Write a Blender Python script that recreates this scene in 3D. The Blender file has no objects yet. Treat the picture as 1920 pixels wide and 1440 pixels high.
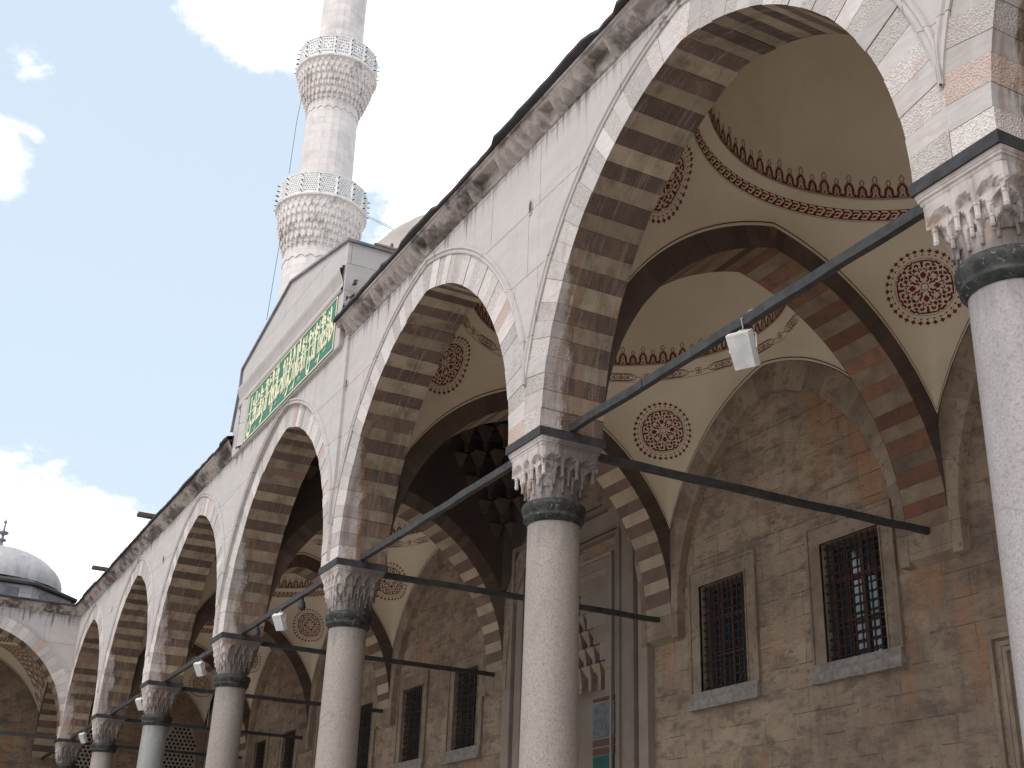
import bpy, math, random
from math import sin, cos, pi, sqrt, acos, atan2, radians
from mathutils import Vector, Matrix
from mathutils.bvhtree import BVHTree
random.seed(7)
sc = bpy.context.scene
COL = sc.collection

# ------------------------------------------------------------------ camera
cam_d = bpy.data.cameras.new('camera'); cam = bpy.data.objects.new('camera', cam_d); COL.objects.link(cam)
sc.camera = cam
cam_d.sensor_width = 36.0; cam_d.lens = 2295.9/1920*36; cam_d.clip_start = .05; cam_d.clip_end = 4000
_y, _p, _r = radians(62.9056), radians(23.9052), radians(2.1155)
_F = Vector((-sin(_y)*cos(_p), cos(_y)*cos(_p), sin(_p))); _R = Vector((cos(_y), sin(_y), 0)); _U = _R.cross(_F)
_R2 = _R*cos(_r)+_U*sin(_r); _U2 = -_R*sin(_r)+_U*cos(_r)
cam.matrix_world = Matrix(((_R2.x,_U2.x,-_F.x,5.225),(_R2.y,_U2.y,-_F.y,-6.234),(_R2.z,_U2.z,-_F.z,1.65),(0,0,0,1)))

# ------------------------------------------------------------------ light
SUN_DIR = Vector((.30, -.80, .95)).normalized()
SUN_EL = math.asin(SUN_DIR.z)
sun_d = bpy.data.lights.new('sun', 'SUN'); sun = bpy.data.objects.new('sun', sun_d); COL.objects.link(sun)
sun_d.energy = 1.15; sun_d.angle = radians(35); sun_d.color = (1.0, .95, .88)
sun.rotation_euler = SUN_DIR.to_track_quat('Z', 'Y').to_euler()
sc.view_settings.view_transform = 'Standard'; sc.view_settings.look = 'None'
sc.view_settings.exposure = 0.85; sc.view_settings.gamma = 1
try:
    sc.cycles.max_bounces = 7; sc.cycles.diffuse_bounces = 5; sc.cycles.use_denoising = True
except Exception: pass
SKY_STRENGTH = 0.1

class N:
    """tiny node helper"""
    def __init__(s, tree): s.t = tree; s.n = tree.nodes; s.l = tree.links
    def __call__(s, typ, ins=None, **kw):
        nd = s.n.new(typ)
        for k, v in kw.items(): setattr(nd, k, v)
        for k, v in (ins or {}).items():
            if isinstance(v, bpy.types.NodeSocket): s.l.new(v, nd.inputs[k])
            else: nd.inputs[k].default_value = v
        return nd
    def math(s, op, a, b=0.0, c=None, clamp=False):
        nd = s.n.new('ShaderNodeMath'); nd.operation = op; nd.use_clamp = clamp
        for i, v in enumerate((a, b, c)):
            if v is None: continue
            if isinstance(v, bpy.types.NodeSocket): s.l.new(v, nd.inputs[i])
            else: nd.inputs[i].default_value = v
        return nd.outputs[0]
    def mix(s, f, a, b, mode='MIX'):
        nd = s.n.new('ShaderNodeMix'); nd.data_type = 'RGBA'; nd.blend_type = mode
        for i, v in ((0, f), (6, a), (7, b)):
            if isinstance(v, bpy.types.NodeSocket): s.l.new(v, nd.inputs[i])
            else: nd.inputs[i].default_value = v if i == 0 else (*v[:3], 1)
        return nd.outputs[2]
    def noise(s, vec, scale, detail=4, rough=.55, dist=0):
        nd = s('ShaderNodeTexNoise', {'Scale': scale, 'Detail': detail, 'Roughness': rough, 'Distortion': dist})
        s.l.new(vec, nd.inputs['Vector']); return nd.outputs[0]
    def step(s, v, a, b):
        nd = s.n.new('ShaderNodeMapRange'); nd.interpolation_type = 'SMOOTHSTEP'
        for i, x in enumerate((v, a, b, 0.0, 1.0)):
            if isinstance(x, bpy.types.NodeSocket): s.l.new(x, nd.inputs[i])
            else: nd.inputs[i].default_value = x
        return nd.outputs[0]
    def scale(s, vec, xyz):
        nd = s.n.new('ShaderNodeVectorMath'); nd.operation = 'MULTIPLY'; s.l.new(vec, nd.inputs[0]); nd.inputs[1].default_value = xyz
        return nd.outputs[0]

w = bpy.data.worlds.new('World'); sc.world = w; w.use_nodes = True
n = N(w.node_tree); w.node_tree.nodes.clear()
sky = n('ShaderNodeTexSky', sky_type='NISHITA', sun_disc=False, sun_elevation=SUN_EL,
        sun_rotation=atan2(SUN_DIR.x, SUN_DIR.y), altitude=50, air_density=1.0, dust_density=2.0, ozone_density=1.0)
tc = n('ShaderNodeTexCoord'); dirv = tc.outputs['Generated']
n1 = n.noise(n.scale(dirv, (1, 1, 1.4)), 8.5, 12, .60, .3); n0 = n.noise(n.scale(dirv, (1, 1, 1.5)), 30.0, 8, .65, .3)
dens = n.math('ADD', n.math('MULTIPLY', n.math('SUBTRACT', n1, .5), 4.0), n.math('MULTIPLY', n.math('SUBTRACT', n0, .5), 2.2))
def skyblob(d, width, gain):
    global dens
    nd = n.n.new('ShaderNodeVectorMath'); nd.operation = 'DOT_PRODUCT'; n.l.new(dirv, nd.inputs[0]); nd.inputs[1].default_value = Vector(d).normalized()
    m = n.step(nd.outputs['Value'], cos(radians(width*1.25)), cos(radians(width*.15)))
    dens = n.math('ADD', dens, n.math('MULTIPLY', m, gain*.62))
def pixdir(u, v): return _F+_R2*((u-960)/2295.9)+_U2*((720-v)/2295.9)
CLOUDS = [((1000, 120), 10, 2.6), ((1150, -300), 22, 1.6), ((820, 60), 4, 1.4), ((470, 0), 3.5, 1.5), ((600, -80), 5, 1.0), ((10, 290), 2.2, 1.9), ((65, 110), 1.4, 2.6), ((30, 1000), 4.5, 2.4), ((230, 1050), 3.2, 2.2), ((130, 1100), 3, 1.6),
          ((120, 560), 10, -1.6), ((420, 330), 7, -1.5), ((400, 780), 8, -1.4), ((300, 900), 3, -.8), ((725, 385), 1.3, -1.2), ((560, 230), 3, -.8), ((200, 120), 6, -1.6), ((120, -40), 4, -1.2)]
for p, wd, g in CLOUDS: skyblob(pixdir(*p), wd, g)
cm = n.step(dens, -.25, 1.15)
cshade = n.noise(n.scale(dirv, (1, 1, 2)), 6, 5)
ccol = n.mix(n.step(cshade, .3, .7), (9.5, 9.6, 9.9), (12.5, 12.4, 12.3))
skyc = n.mix(.74, sky.outputs[0], (4.75, 5.5, 6.25))
bg = n('ShaderNodeBackground', {'Color': n.mix(cm, skyc, ccol), 'Strength': SKY_STRENGTH})
wo = n('ShaderNodeOutputWorld'); n.l.new(bg.outputs[0], wo.inputs[0])

# ------------------------------------------------------------------ materials
def newmat(name):
    m = bpy.data.materials.new(name); m.use_nodes = True; m.node_tree.nodes.clear(); q = N(m.node_tree)
    return m, q
def finish(q, col, rough=.8, height=None, dist=.02, strength=1.0, spec=.3, metallic=0.0):
    b = q('ShaderNodeBsdfPrincipled', {'Roughness': rough, 'Metallic': metallic})
    b.inputs['Specular IOR Level'].default_value = spec
    if isinstance(col, bpy.types.NodeSocket): q.l.new(col, b.inputs['Base Color'])
    else: b.inputs['Base Color'].default_value = (*col, 1)
    if height is not None:
        bp = q('ShaderNodeBump', {'Distance': dist, 'Strength': strength, 'Height': height}); q.l.new(bp.outputs[0], b.inputs['Normal'])
    o = q('ShaderNodeOutputMaterial'); q.l.new(b.outputs[0], o.inputs[0]); return b
def coords(q, jitter=True):
    """object coordinates (metres), shifted by the object's own place so copies differ"""
    t = q('ShaderNodeTexCoord').outputs['Object']
    if not jitter: return t, t
    oi = q('ShaderNodeObjectInfo')
    a = q('ShaderNodeVectorMath', operation='ADD'); q.l.new(t, a.inputs[0]); q.l.new(q.scale(oi.outputs['Location'], (1.37, 1.11, 1)), a.inputs[1])
    return t, a.outputs[0]
def tone(q): return q('ShaderNodeAttribute', attribute_name='tone').outputs['Fac']
def tonemul(q, col, amt=.35):
    f = q.math('MULTIPLY_ADD', tone(q), amt, 1-amt/2)
    c = q('ShaderNodeCombineColor'); [q.l.new(f, c.inputs[i]) for i in range(3)]
    return q.mix(1.0, col, c.outputs[0], 'MULTIPLY')

def stone_voussoir(name, washed, washed2, inner, inner2, pitted, inside=False, sooty=.8):
    m, q = newmat(name); t, tj = coords(q)
    sep = q('ShaderNodeSeparateXYZ'); q.l.new(t, sep.inputs[0])
    no = q('ShaderNodeSeparateXYZ'); q.l.new(q('ShaderNodeTexCoord').outputs['Normal'], no.inputs[0])
    grain = q.noise(tj, 3.0, 6); fine = q.noise(tj, 45, 3); 
    vor = q('ShaderNodeTexVoronoi', {'Scale': 58.0, 'Randomness': 1.0}); q.l.new(tj, vor.inputs['Vector'])
    vcol = q('ShaderNodeSeparateColor'); q.l.new(vor.outputs['Color'], vcol.inputs[0])
    if pitted:
        wc = q.mix(q.step(vcol.outputs[0], .25, .9), washed, washed2); wc = q.mix(q.math('MULTIPLY', q.step(fine, .62, .7), .8), wc, [c*.45 for c in washed])
        ic = q.mix(q.step(grain, .3, .7), inner, inner2); ic = q.mix(q.math('MULTIPLY', q.step(vcol.outputs[1], .7, .95), .35), ic, [min(1, c*2.2) for c in inner2])
    else:
        vein = q.noise(q.scale(tj, (1.2, 1.2, 7)), 2.5, 5, .6, .6)
        wc = q.mix(q.step(vein, .35, .68), washed, washed2); ic = q.mix(q.step(grain, .3, .72), inner, inner2)
    washmaskable = not inside
    if inside: base = ic
    else:
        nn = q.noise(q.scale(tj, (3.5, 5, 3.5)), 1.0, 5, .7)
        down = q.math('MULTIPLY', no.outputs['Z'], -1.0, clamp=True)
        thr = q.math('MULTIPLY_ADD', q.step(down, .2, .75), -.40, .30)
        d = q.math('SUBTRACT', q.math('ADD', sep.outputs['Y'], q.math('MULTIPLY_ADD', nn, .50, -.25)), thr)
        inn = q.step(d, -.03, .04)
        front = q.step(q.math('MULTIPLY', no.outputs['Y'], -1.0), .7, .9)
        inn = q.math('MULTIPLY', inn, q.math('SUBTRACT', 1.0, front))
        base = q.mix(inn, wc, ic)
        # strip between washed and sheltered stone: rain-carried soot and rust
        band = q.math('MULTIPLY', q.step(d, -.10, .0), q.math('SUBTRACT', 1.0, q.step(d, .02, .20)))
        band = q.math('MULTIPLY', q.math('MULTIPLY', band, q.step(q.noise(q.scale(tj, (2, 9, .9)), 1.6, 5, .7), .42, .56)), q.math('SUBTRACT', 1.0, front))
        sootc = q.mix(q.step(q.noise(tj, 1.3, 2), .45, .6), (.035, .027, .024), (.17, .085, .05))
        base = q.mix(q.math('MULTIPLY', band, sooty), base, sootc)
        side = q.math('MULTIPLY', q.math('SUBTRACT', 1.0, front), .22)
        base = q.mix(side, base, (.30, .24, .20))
    big = q.noise(tj, .9, 4, .6)
    base = q.mix(q.math('MULTIPLY', q.step(big, .55, .75), .35), base, (.16, .115, .085))
    if washmaskable:
        gr = q.noise(q.scale(tj, (1.4, 2.2, 1.4)), 1.3, 6, .72, .2)
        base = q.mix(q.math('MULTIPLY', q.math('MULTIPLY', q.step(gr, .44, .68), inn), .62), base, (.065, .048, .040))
        drip = q.noise(q.scale(tj, (1, 14, .7)), 1.4, 5, .6)
        base = q.mix(q.math('MULTIPLY', q.math('MULTIPLY', q.step(drip, .56, .64), inn), .30), base, (.40, .345, .29))
        zlow = q.math('SUBTRACT', 1.0, q.step(sep.outputs['Z'], 8.2, 10.2))
        rst = q.step(q.noise(q.scale(tj, (3, 6, .8)), 1.3, 5, .65), .44, .62)
        base = q.mix(q.math('MULTIPLY', q.math('MULTIPLY', rst, q.math('SUBTRACT', 1.0, q.math('MULTIPLY', front, .75))), q.math('MULTIPLY', zlow, .55)), base, (.25, .145, .09))
        rs = q.noise(tj, 1.7, 5, .7, .3)
        base = q.mix(q.math('MULTIPLY', q.step(rs, .60, .72), .45), base, (.34, .20, .13))
    if pitted and not inside: base = q.mix(q.math('MULTIPLY', q.step(tone(q), .92, .94), .55), base, (.32, .20, .145))
    base = tonemul(q, base, .42)
    h = q.math('ADD', q.math('MULTIPLY', fine, .25), q.math('MULTIPLY', grain, .5))
    if pitted: h = q.math('ADD', h, q.math('MULTIPLY', vor.outputs['Distance'], 1.1))
    finish(q, base, .82, h, .015 if pitted else .006, .7 if pitted else .5)
    return m
M = {}
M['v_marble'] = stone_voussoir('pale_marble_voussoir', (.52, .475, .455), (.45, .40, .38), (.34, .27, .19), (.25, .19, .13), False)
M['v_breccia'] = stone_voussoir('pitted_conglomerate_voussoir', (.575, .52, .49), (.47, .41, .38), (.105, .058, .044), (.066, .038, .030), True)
M['t_pale'] = stone_voussoir('pale_stone_inner_voussoir', 0, 0, (.38, .31, .22), (.28, .22, .16), False, True) if False else None
def inner_stone(name, c1, c2, speck=None, scale=2.0, tn=.4, bump=.008):
    m, q = newmat(name); t, tj = coords(q)
    g = q.noise(tj, scale, 6, .62); f = q.noise(tj, 28, 4)
    base = q.mix(q.step(g, .34, .68), c1, c2)
    if speck: base = q.mix(q.math('MULTIPLY', q.step(q.noise(tj, 7, 5, .7), .52, .64), .8), base, speck)
    base = q.mix(q.math('MULTIPLY', q.step(f, .55, .75), .35), base, [c*.45 for c in c1])
    base = tonemul(q, base, tn)
    finish(q, base, .85, q.math('ADD', g, q.math('MULTIPLY', f, .4)), bump, .7)
    return m
M['t_pale'] = inner_stone('pale_buff_stone', (.36, .29, .205), (.27, .215, .155))
M['t_brown'] = inner_stone('brown_stone', (.13, .085, .066), (.17, .115, .09))
M['t_brick'] = inner_stone('orange_red_breccia', (.19, .085, .052), (.13, .075, .052), (.09, .06, .045), 3.0, .8)
M['t_grey'] = inner_stone('grey_brown_stone', (.21, .155, .108), (.135, .098, .07), (.22, .12, .075), 2.6, .6)
M['t_face'] = inner_stone('dark_archivolt_stone', (.105, .072, .056), (.075, .052, .042), None, 1.4, .3)
M['wallarch'] = inner_stone('wall_arch_stone', (.275, .21, .155), (.185, .138, .10), (.14, .105, .085), 1.6, .35)
M['dark_stone'] = inner_stone('dark_bay_stone', (.085, .062, .052), (.06, .046, .040), None, 1.0, .4)  # very dark brown tone for the walls and dome of the portal bay
M['mortar'] = inner_stone('mortar', (.10, .08, .07), (.07, .055, .05))

def facade_marble(name, bw=1.9, bh=.92, dirty=1.0, soot=1.0):
    m, q = newmat(name); t, tj = coords(q)
    sep = q('ShaderNodeSeparateXYZ'); q.l.new(t, sep.inputs[0]); sj = q('ShaderNodeSeparateXYZ'); q.l.new(tj, sj.inputs[0])
    cv = q('ShaderNodeCombineXYZ'); q.l.new(q.math('ADD', sj.outputs['X'], q.math('MULTIPLY', sj.outputs['Y'], 1.0)), cv.inputs[0]); q.l.new(q.math('ADD', sep.outputs['Z'], .12), cv.inputs[1])
    br = q('ShaderNodeTexBrick', {'Scale': 1.0, 'Mortar Size': .007, 'Mortar Smooth': .2, 'Brick Width': bw, 'Row Height': bh, 'Color1': (.2, .2, .2, 1), 'Color2': (.8, .8, .8, 1), 'Mortar': (.5, .5, .5, 1)}, offset=.43, squash=.8, squash_frequency=3)
    q.l.new(cv.outputs[0], br.inputs['Vector'])
    tonev = q('ShaderNodeSeparateColor'); q.l.new(br.outputs['Color'], tonev.inputs[0])
    vein = q.noise(q.scale(tj, (.8, .8, 2.6)), 1.6, 7, .6, .8)
    streak = q.noise(q.scale(tj, (5.5, 5.5, .28)), 1.7, 6, .62)
    base = q.mix(q.step(vein, .3, .7), (.43, .39, .37), (.49, .447, .428))
    base = q.mix(q.math('MULTIPLY', tonev.outputs[0], .28), base, (.50, .45, .43))
    base = q.mix(q.math('MULTIPLY', q.step(streak, .50, .78), .42*dirty), base, (.36, .32, .31))
    # soot washed down from under the cornice
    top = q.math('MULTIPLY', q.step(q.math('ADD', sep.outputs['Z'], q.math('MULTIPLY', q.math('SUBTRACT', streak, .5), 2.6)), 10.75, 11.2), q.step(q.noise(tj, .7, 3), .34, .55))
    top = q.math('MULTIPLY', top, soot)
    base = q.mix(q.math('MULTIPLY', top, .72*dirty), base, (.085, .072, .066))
    base = q.mix(q.math('MULTIPLY', q.step(q.noise(tj, .45, 3), .52, .7), .25), base, (.47, .40, .37))
    crk = q.noise(q.scale(tj, (1, 1, 1)), 9, 3)
    jm = q.math('MULTIPLY', br.outputs['Fac'], q.step(crk, .25, .55))
    base = q.mix(q.math('MULTIPLY', jm, .75), base, (.14, .11, .10))
    h = q.math('SUBTRACT', q.math('MULTIPLY', q.noise(tj, 20, 4), .3), br.outputs['Fac'])
    finish(q, base, .7, h, .006, .6)
    return m
M['facade'] = facade_marble('weathered_facade_marble')
M['gable'] = facade_marble('gable_marble', 1.5, .55, .8, 0.0)
M['drumstone'] = facade_marble('pale_drum_blocks', .9, .33, .6, 0.0)

def courtyard_wallstone():
    m, q = newmat('weathered_brown_ashlar'); t, tj = coords(q, False)
    sep = q('ShaderNodeSeparateXYZ'); q.l.new(t, sep.inputs[0])
    wob = q.noise(t, 1.1, 4, .6)
    cv = q('ShaderNodeCombineXYZ'); q.l.new(q.math('ADD', q.math('ADD', sep.outputs['X'], sep.outputs['Y']), q.math('MULTIPLY', wob, .10)), cv.inputs[0]); q.l.new(q.math('ADD', sep.outputs['Z'], q.math('MULTIPLY', wob, .05)), cv.inputs[1])
    br = q('ShaderNodeTexBrick', {'Scale': 1.0, 'Mortar Size': .008, 'Mortar Smooth': .3, 'Brick Width': .95, 'Row Height': .37, 'Color1': (0, 0, 0, 1), 'Color2': (1, 1, 1, 1)}, offset=.5, squash=.75, squash_frequency=3)
    q.l.new(cv.outputs[0], br.inputs['Vector'])
    tn = q('ShaderNodeSeparateColor'); q.l.new(br.outputs['Color'], tn.inputs[0])
    a = q.noise(t, .55, 5, .62, .4); b = q.noise(q.scale(t, (1, 1, 2.3)), 2.2, 7, .72, .1); c = q.noise(q.scale(t, (1, 1, 1.8)), 15, 5, .7); d = q.noise(q.scale(t, (5, 5, .5)), 1.2, 4)
    base = q.mix(q.step(a, .34, .66), (.42, .315, .225), (.28, .205, .15))
    base = q.mix(q.math('MULTIPLY', tn.outputs[0], .45), base, (.23, .165, .115))
    base = q.mix(q.math('MULTIPLY', q.step(b, .46, .64), .70), base, (.135, .10, .078))
    base = q.mix(q.math('MULTIPLY', q.step(q.noise(q.scale(t, (.6, .6, .9)), 1.0, 6, .7, .3), .47, .60), .42), base, (.11, .085, .068))
    rust = q.step(q.noise(q.scale(t, (1, 1, .35)), .8, 4, .6), .52, .68)
    base = q.mix(q.math('MULTIPLY', rust, .75), base, (.34, .175, .095))
    base = q.mix(q.math('MULTIPLY', q.step(c, .56, .68), .42), base, (.42, .345, .28))
    base = q.mix(q.math('MULTIPLY', q.step(q.noise(q.scale(t, (1, 1, 2.6)), 6.5, 5, .75), .60, .68), .8), base, (.07, .055, .045))
    base = q.mix(q.math('MULTIPLY', q.step(d, .5, .7), .25), base, (.12, .095, .08))
    br2 = q.math('MULTIPLY', br.outputs['Fac'], q.step(q.noise(t, 2.2, 3, .6), .44, .58))
    base = q.mix(q.math('MULTIPLY', br2, .55), base, (.07, .052, .045))
    h = q.math('SUBTRACT', q.math('ADD', q.math('MULTIPLY', b, 1.3), q.math('MULTIPLY', c, .6)), q.math('MULTIPLY', br2, .8))
    finish(q, base, .88, h, .045, .9)
    return m
M['wall'] = courtyard_wallstone()

def plaster(name, c1, c2):
    m, q = newmat(name); t, tj = coords(q)
    a = q.noise(tj, .8, 5, .55); b = q.noise(tj, 9, 4)
    base = q.mix(q.step(a, .35, .68), c1, c2)
    base = q.mix(q.math('MULTIPLY', q.step(b, .5, .8), .12), base, (.40, .32, .25))
    finish(q, base, .9, b, .003, .4); return m
M['plaster'] = plaster('warm_plaster', (.645, .555, .435), (.58, .495, .385))
def flat(name, c, rough=.7, metallic=0.0, spec=.3, nz=.25, scale=6, bump=.003):
    m, q = newmat(name); t, tj = coords(q)
    g = q.noise(tj, scale, 5, .6)
    base = q.mix(q.step(g, .35, .7), c, [x*(1-nz) for x in c])
    finish(q, base, rough, g, bump, .5, spec, metallic); return m
M['red'] = flat('oxblood_paint', (.165, .022, .020), .85)
M['darkline'] = flat('dark_outline_paint', (.12, .045, .035), .85)
M['iron'] = flat('painted_iron', (.050, .047, .048), .65, 0, .25, .45, 9)
M['grille'] = flat('black_iron_grille', (.018, .015, .017), .5)
M['wood'] = flat('orange_brown_window_wood', (.13, .055, .028), .6)
M['oldwood'] = flat('old_board', (.12, .085, .065), .85)
M['sill'] = flat('grey_marble_sill', (.27, .235, .215), .7, nz=.4, scale=9)
M['lead'] = flat('grey_lead', (.235, .225, .24), .55, 0, .4, .35, 3)
M['leadedge'] = flat('dark_lead_edge', (.040, .035, .036), .6, 0, .4, .5, 5)
M['white'] = flat('white_lamp_housing', (.74, .72, .70), .4)
M['lampglass'] = flat('milky_lamp_glass', (.60, .58, .57), .25)
M['cable'] = flat('grey_cable', (.45, .42, .41), .6)
M['wire'] = flat('dark_wire', (.07, .07, .08), .6)
M['green'] = flat('green_panel_paint', (.050, .20, .13), .6, nz=.3)
M['gold'] = flat('pale_gold_lettering', (.80, .74, .50), .5, nz=.12)
M['gypsum'] = flat('gypsum_tracery', (.42, .36, .30), .8)
M['dark'] = flat('dark_opening', (.015, .013, .013), .8)
M['render'] = flat('grey_cement_render', (.235, .21, .20), .9, nz=.45, scale=1.6)
M['bluepanel'] = flat('faded_blue_inscription_panel', (.12, .135, .14), .6, nz=.5, scale=14)
M['teal'] = flat('teal_door_curtain', (.015, .085, .07), .7)
M['redbrown'] = flat('red_brown_band', (.10, .050, .036), .7)
M['portal'] = inner_stone('portal_marble', (.235, .19, .155), (.19, .15, .12), None, 1.1, .3)
def glass():
    m, q = newmat('window_glass'); t, tj = coords(q)
    finish(q, (.035, .034, .036), .06, q.noise(tj, 3, 2), .002, .3, .9); return m
M['glass'] = glass()
def granite(name, c1, c2, c3):
    m, q = newmat(name); t, tj = coords(q)
    v = q('ShaderNodeTexVoronoi', {'Scale': 75.0}); q.l.new(tj, v.inputs['Vector']); s = q('ShaderNodeSeparateColor'); q.l.new(v.outputs['Color'], s.inputs[0])
    v2 = q.noise(tj, 42, 3, .7)
    base = q.mix(q.step(s.outputs[0], .2, .8), c1, c2); base = q.mix(q.math('MULTIPLY', q.step(v2, .54, .62), .65), base, c3)
    big = q.noise(q.scale(tj, (1.5, 1.5, .5)), 1.3, 4)
    base = q.mix(q.math('MULTIPLY', q.step(big, .45, .7), .35), base, [x*.62 for x in c1])
    cr = q.noise(q.scale(tj, (.3, .3, 1.1)), .8, 2, .5, .2); crm = q.math('SUBTRACT', 1.0, q.step(q.math('ABSOLUTE', q.math('SUBTRACT', cr, .58)), .0, .004))
    base = q.mix(q.math('MULTIPLY', crm, .30), base, [x*.4 for x in c1])
    zz = q('ShaderNodeSeparateXYZ'); q.l.new(t, zz.inputs[0])
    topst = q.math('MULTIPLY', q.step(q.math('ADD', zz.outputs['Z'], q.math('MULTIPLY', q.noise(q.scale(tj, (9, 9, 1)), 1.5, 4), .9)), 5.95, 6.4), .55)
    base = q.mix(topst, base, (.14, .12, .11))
    finish(q, base, .55, v2, .003, .4, .4); return m
M['granite'] = granite('pinkish_granite', (.27, .23, .20), (.325, .275, .24), (.165, .135, .115))
M['granite_grey'] = granite('pale_grey_granite', (.30, .27, .26), (.35, .315, .305), (.195, .172, .168))
M['greenmarble'] = granite('grey_green_marble', (.25, .25, .235), (.31, .31, .29), (.19, .19, .18))
def bronze():
    m, q = newmat('green_black_necking'); t, tj = coords(q)
    g = q.noise(tj, 9, 5, .7); base = q.mix(q.step(g, .42, .62), (.018, .018, .017), (.048, .048, .043))
    base = q.mix(q.math('MULTIPLY', q.step(q.noise(tj, 22, 3), .62, .7), .7), base, (.20, .205, .185))
    finish(q, base, .6, g, .01, .6, .3); return m
M['bronze'] = bronze()
def capstone():
    m, q = newmat('capital_marble'); t, tj = coords(q)
    s = q('ShaderNodeSeparateXYZ'); q.l.new(t, s.inputs[0])
    g = q.noise(tj, 5, 5, .6); st = q.noise(q.scale(tj, (7, 7, 1.4)), 1.2, 5, .65)
    base = q.mix(q.step(g, .35, .7), (.50, .44, .415), (.40, .34, .315))
    # darker towards the court-inner side with a noisy edge, then towards the foot
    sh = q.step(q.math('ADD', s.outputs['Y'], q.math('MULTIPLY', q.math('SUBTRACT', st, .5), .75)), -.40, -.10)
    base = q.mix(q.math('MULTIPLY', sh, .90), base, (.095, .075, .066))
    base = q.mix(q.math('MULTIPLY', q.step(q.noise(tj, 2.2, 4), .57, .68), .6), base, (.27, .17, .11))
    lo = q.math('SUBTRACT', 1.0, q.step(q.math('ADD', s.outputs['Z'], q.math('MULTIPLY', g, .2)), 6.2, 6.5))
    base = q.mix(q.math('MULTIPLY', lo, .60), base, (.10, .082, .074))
    finish(q, base, .8, g, .006, .5); return m
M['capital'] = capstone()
def cornicestone():
    m, q = newmat('sooty_cornice_stone'); t, tj = coords(q, False)
    g = q.noise(q.scale(t, (1, 1, 2)), 1.15, 5, .6); f = q.noise(t, 9, 5, .65)
    base = q.mix(q.step(f, .35, .7), (.40, .345, .32), (.32, .27, .24))
    base = q.mix(q.math('MULTIPLY', q.step(g, .43, .58), .82), base, (.07, .055, .05))
    base = q.mix(q.math('MULTIPLY', q.step(q.noise(t, 3.3, 4), .56, .66), .5), base, (.45, .39, .33))
    finish(q, base, .85, f, .01, .6); return m
M['cornice'] = cornicestone()
def minaretstone():
    m, q = newmat('minaret_limestone'); t, tj = coords(q, False)
    s = q('ShaderNodeSeparateXYZ'); q.l.new(t, s.inputs[0])
    ang = q.math('ARCTAN2', s.outputs['Y'], s.outputs['X'])
    cv = q('ShaderNodeCombineXYZ'); q.l.new(q.math('MULTIPLY', ang, 1.5), cv.inputs[0]); q.l.new(s.outputs['Z'], cv.inputs[1])
    br = q('ShaderNodeTexBrick', {'Scale': 1.0, 'Mortar Size': .014, 'Mortar Smooth': .3, 'Brick Width': .85, 'Row Height': .42, 'Color1': (0, 0, 0, 1), 'Color2': (1, 1, 1, 1)}, offset=.5, squash=.8, squash_frequency=2)
    q.l.new(cv.outputs[0], br.inputs['Vector']); tn = q('ShaderNodeSeparateColor'); q.l.new(br.outputs['Color'], tn.inputs[0])
    a = q.noise(t, .8, 5, .6); b = q.noise(t, 5, 5)
    base = q.mix(tn.outputs[0], (.72, .665, .635), (.63, .575, .545)); base = q.mix(q.math('MULTIPLY', q.step(a, .45, .7), .5), base, (.42, .36, .335))
    base = q.mix(q.math('MULTIPLY', q.step(b, .58, .7), .4), base, (.82, .77, .74))
    base = q.mix(q.math('MULTIPLY', br.outputs['Fac'], .34), base, (.34, .30, .28))
    finish(q, base, .85, q.math('SUBTRACT', b, br.outputs['Fac']), .02, .5); return m
M['minaret'] = minaretstone()
def balconystone():
    m, q = newmat('balcony_marble'); t, tj = coords(q, False)
    a = q.noise(t, 1.4, 5, .6); b = q.noise(t, 7, 4)
    base = q.mix(q.step(b, .35, .7), (.76, .70, .67), (.65, .59, .56)); base = q.mix(q.math('MULTIPLY', q.step(a, .54, .66), .5), base, (.20, .175, .16))
    finish(q, base, .8, b, .01, .5); return m
M['balcony'] = balconystone()
M['piercing'] = flat('shadowed_piercing', (.24, .21, .20), .9)
M['parapetstone'] = flat('pale_balcony_parapet', (.82, .79, .77), .75)
def leaddome():
    m, q = newmat('lead_dome_sheets'); t, tj = coords(q)
    a = q.noise(tj, 1.6, 5, .6); st = q.noise(q.scale(tj, (2, 2, .5)), 2, 4)
    base = q.mix(q.step(a, .35, .7), (.36, .335, .34), (.46, .435, .43)); base = q.mix(q.math('MULTIPLY', q.step(st, .5, .7), .4), base, (.21, .20, .21))
    finish(q, base, .6, a, .01, .4, .4); return m
M['leaddome'] = leaddome()
M['paledome'] = flat('bleached_lead_dome', (.42, .36, .32), .7, nz=.25, scale=1.2)
def paving():
    m, q = newmat('marble_paving'); t, tj = coords(q, False)
    br = q('ShaderNodeTexBrick', {'Scale': 1.0, 'Mortar Size': .008, 'Brick Width': 1.3, 'Row Height': .8, 'Color1': (.44, .40, .36, 1), 'Color2': (.52, .48, .44, 1), 'Mortar': (.2, .18, .16, 1)})
    q.l.new(t, br.inputs['Vector']); finish(q, br.outputs['Color'], .6, q.noise(t, 6, 4), .004, .4); return m
M['paving'] = paving()
M['stairstone'] = flat('portico_floor_marble', (.46, .41, .36), .6)

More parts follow.
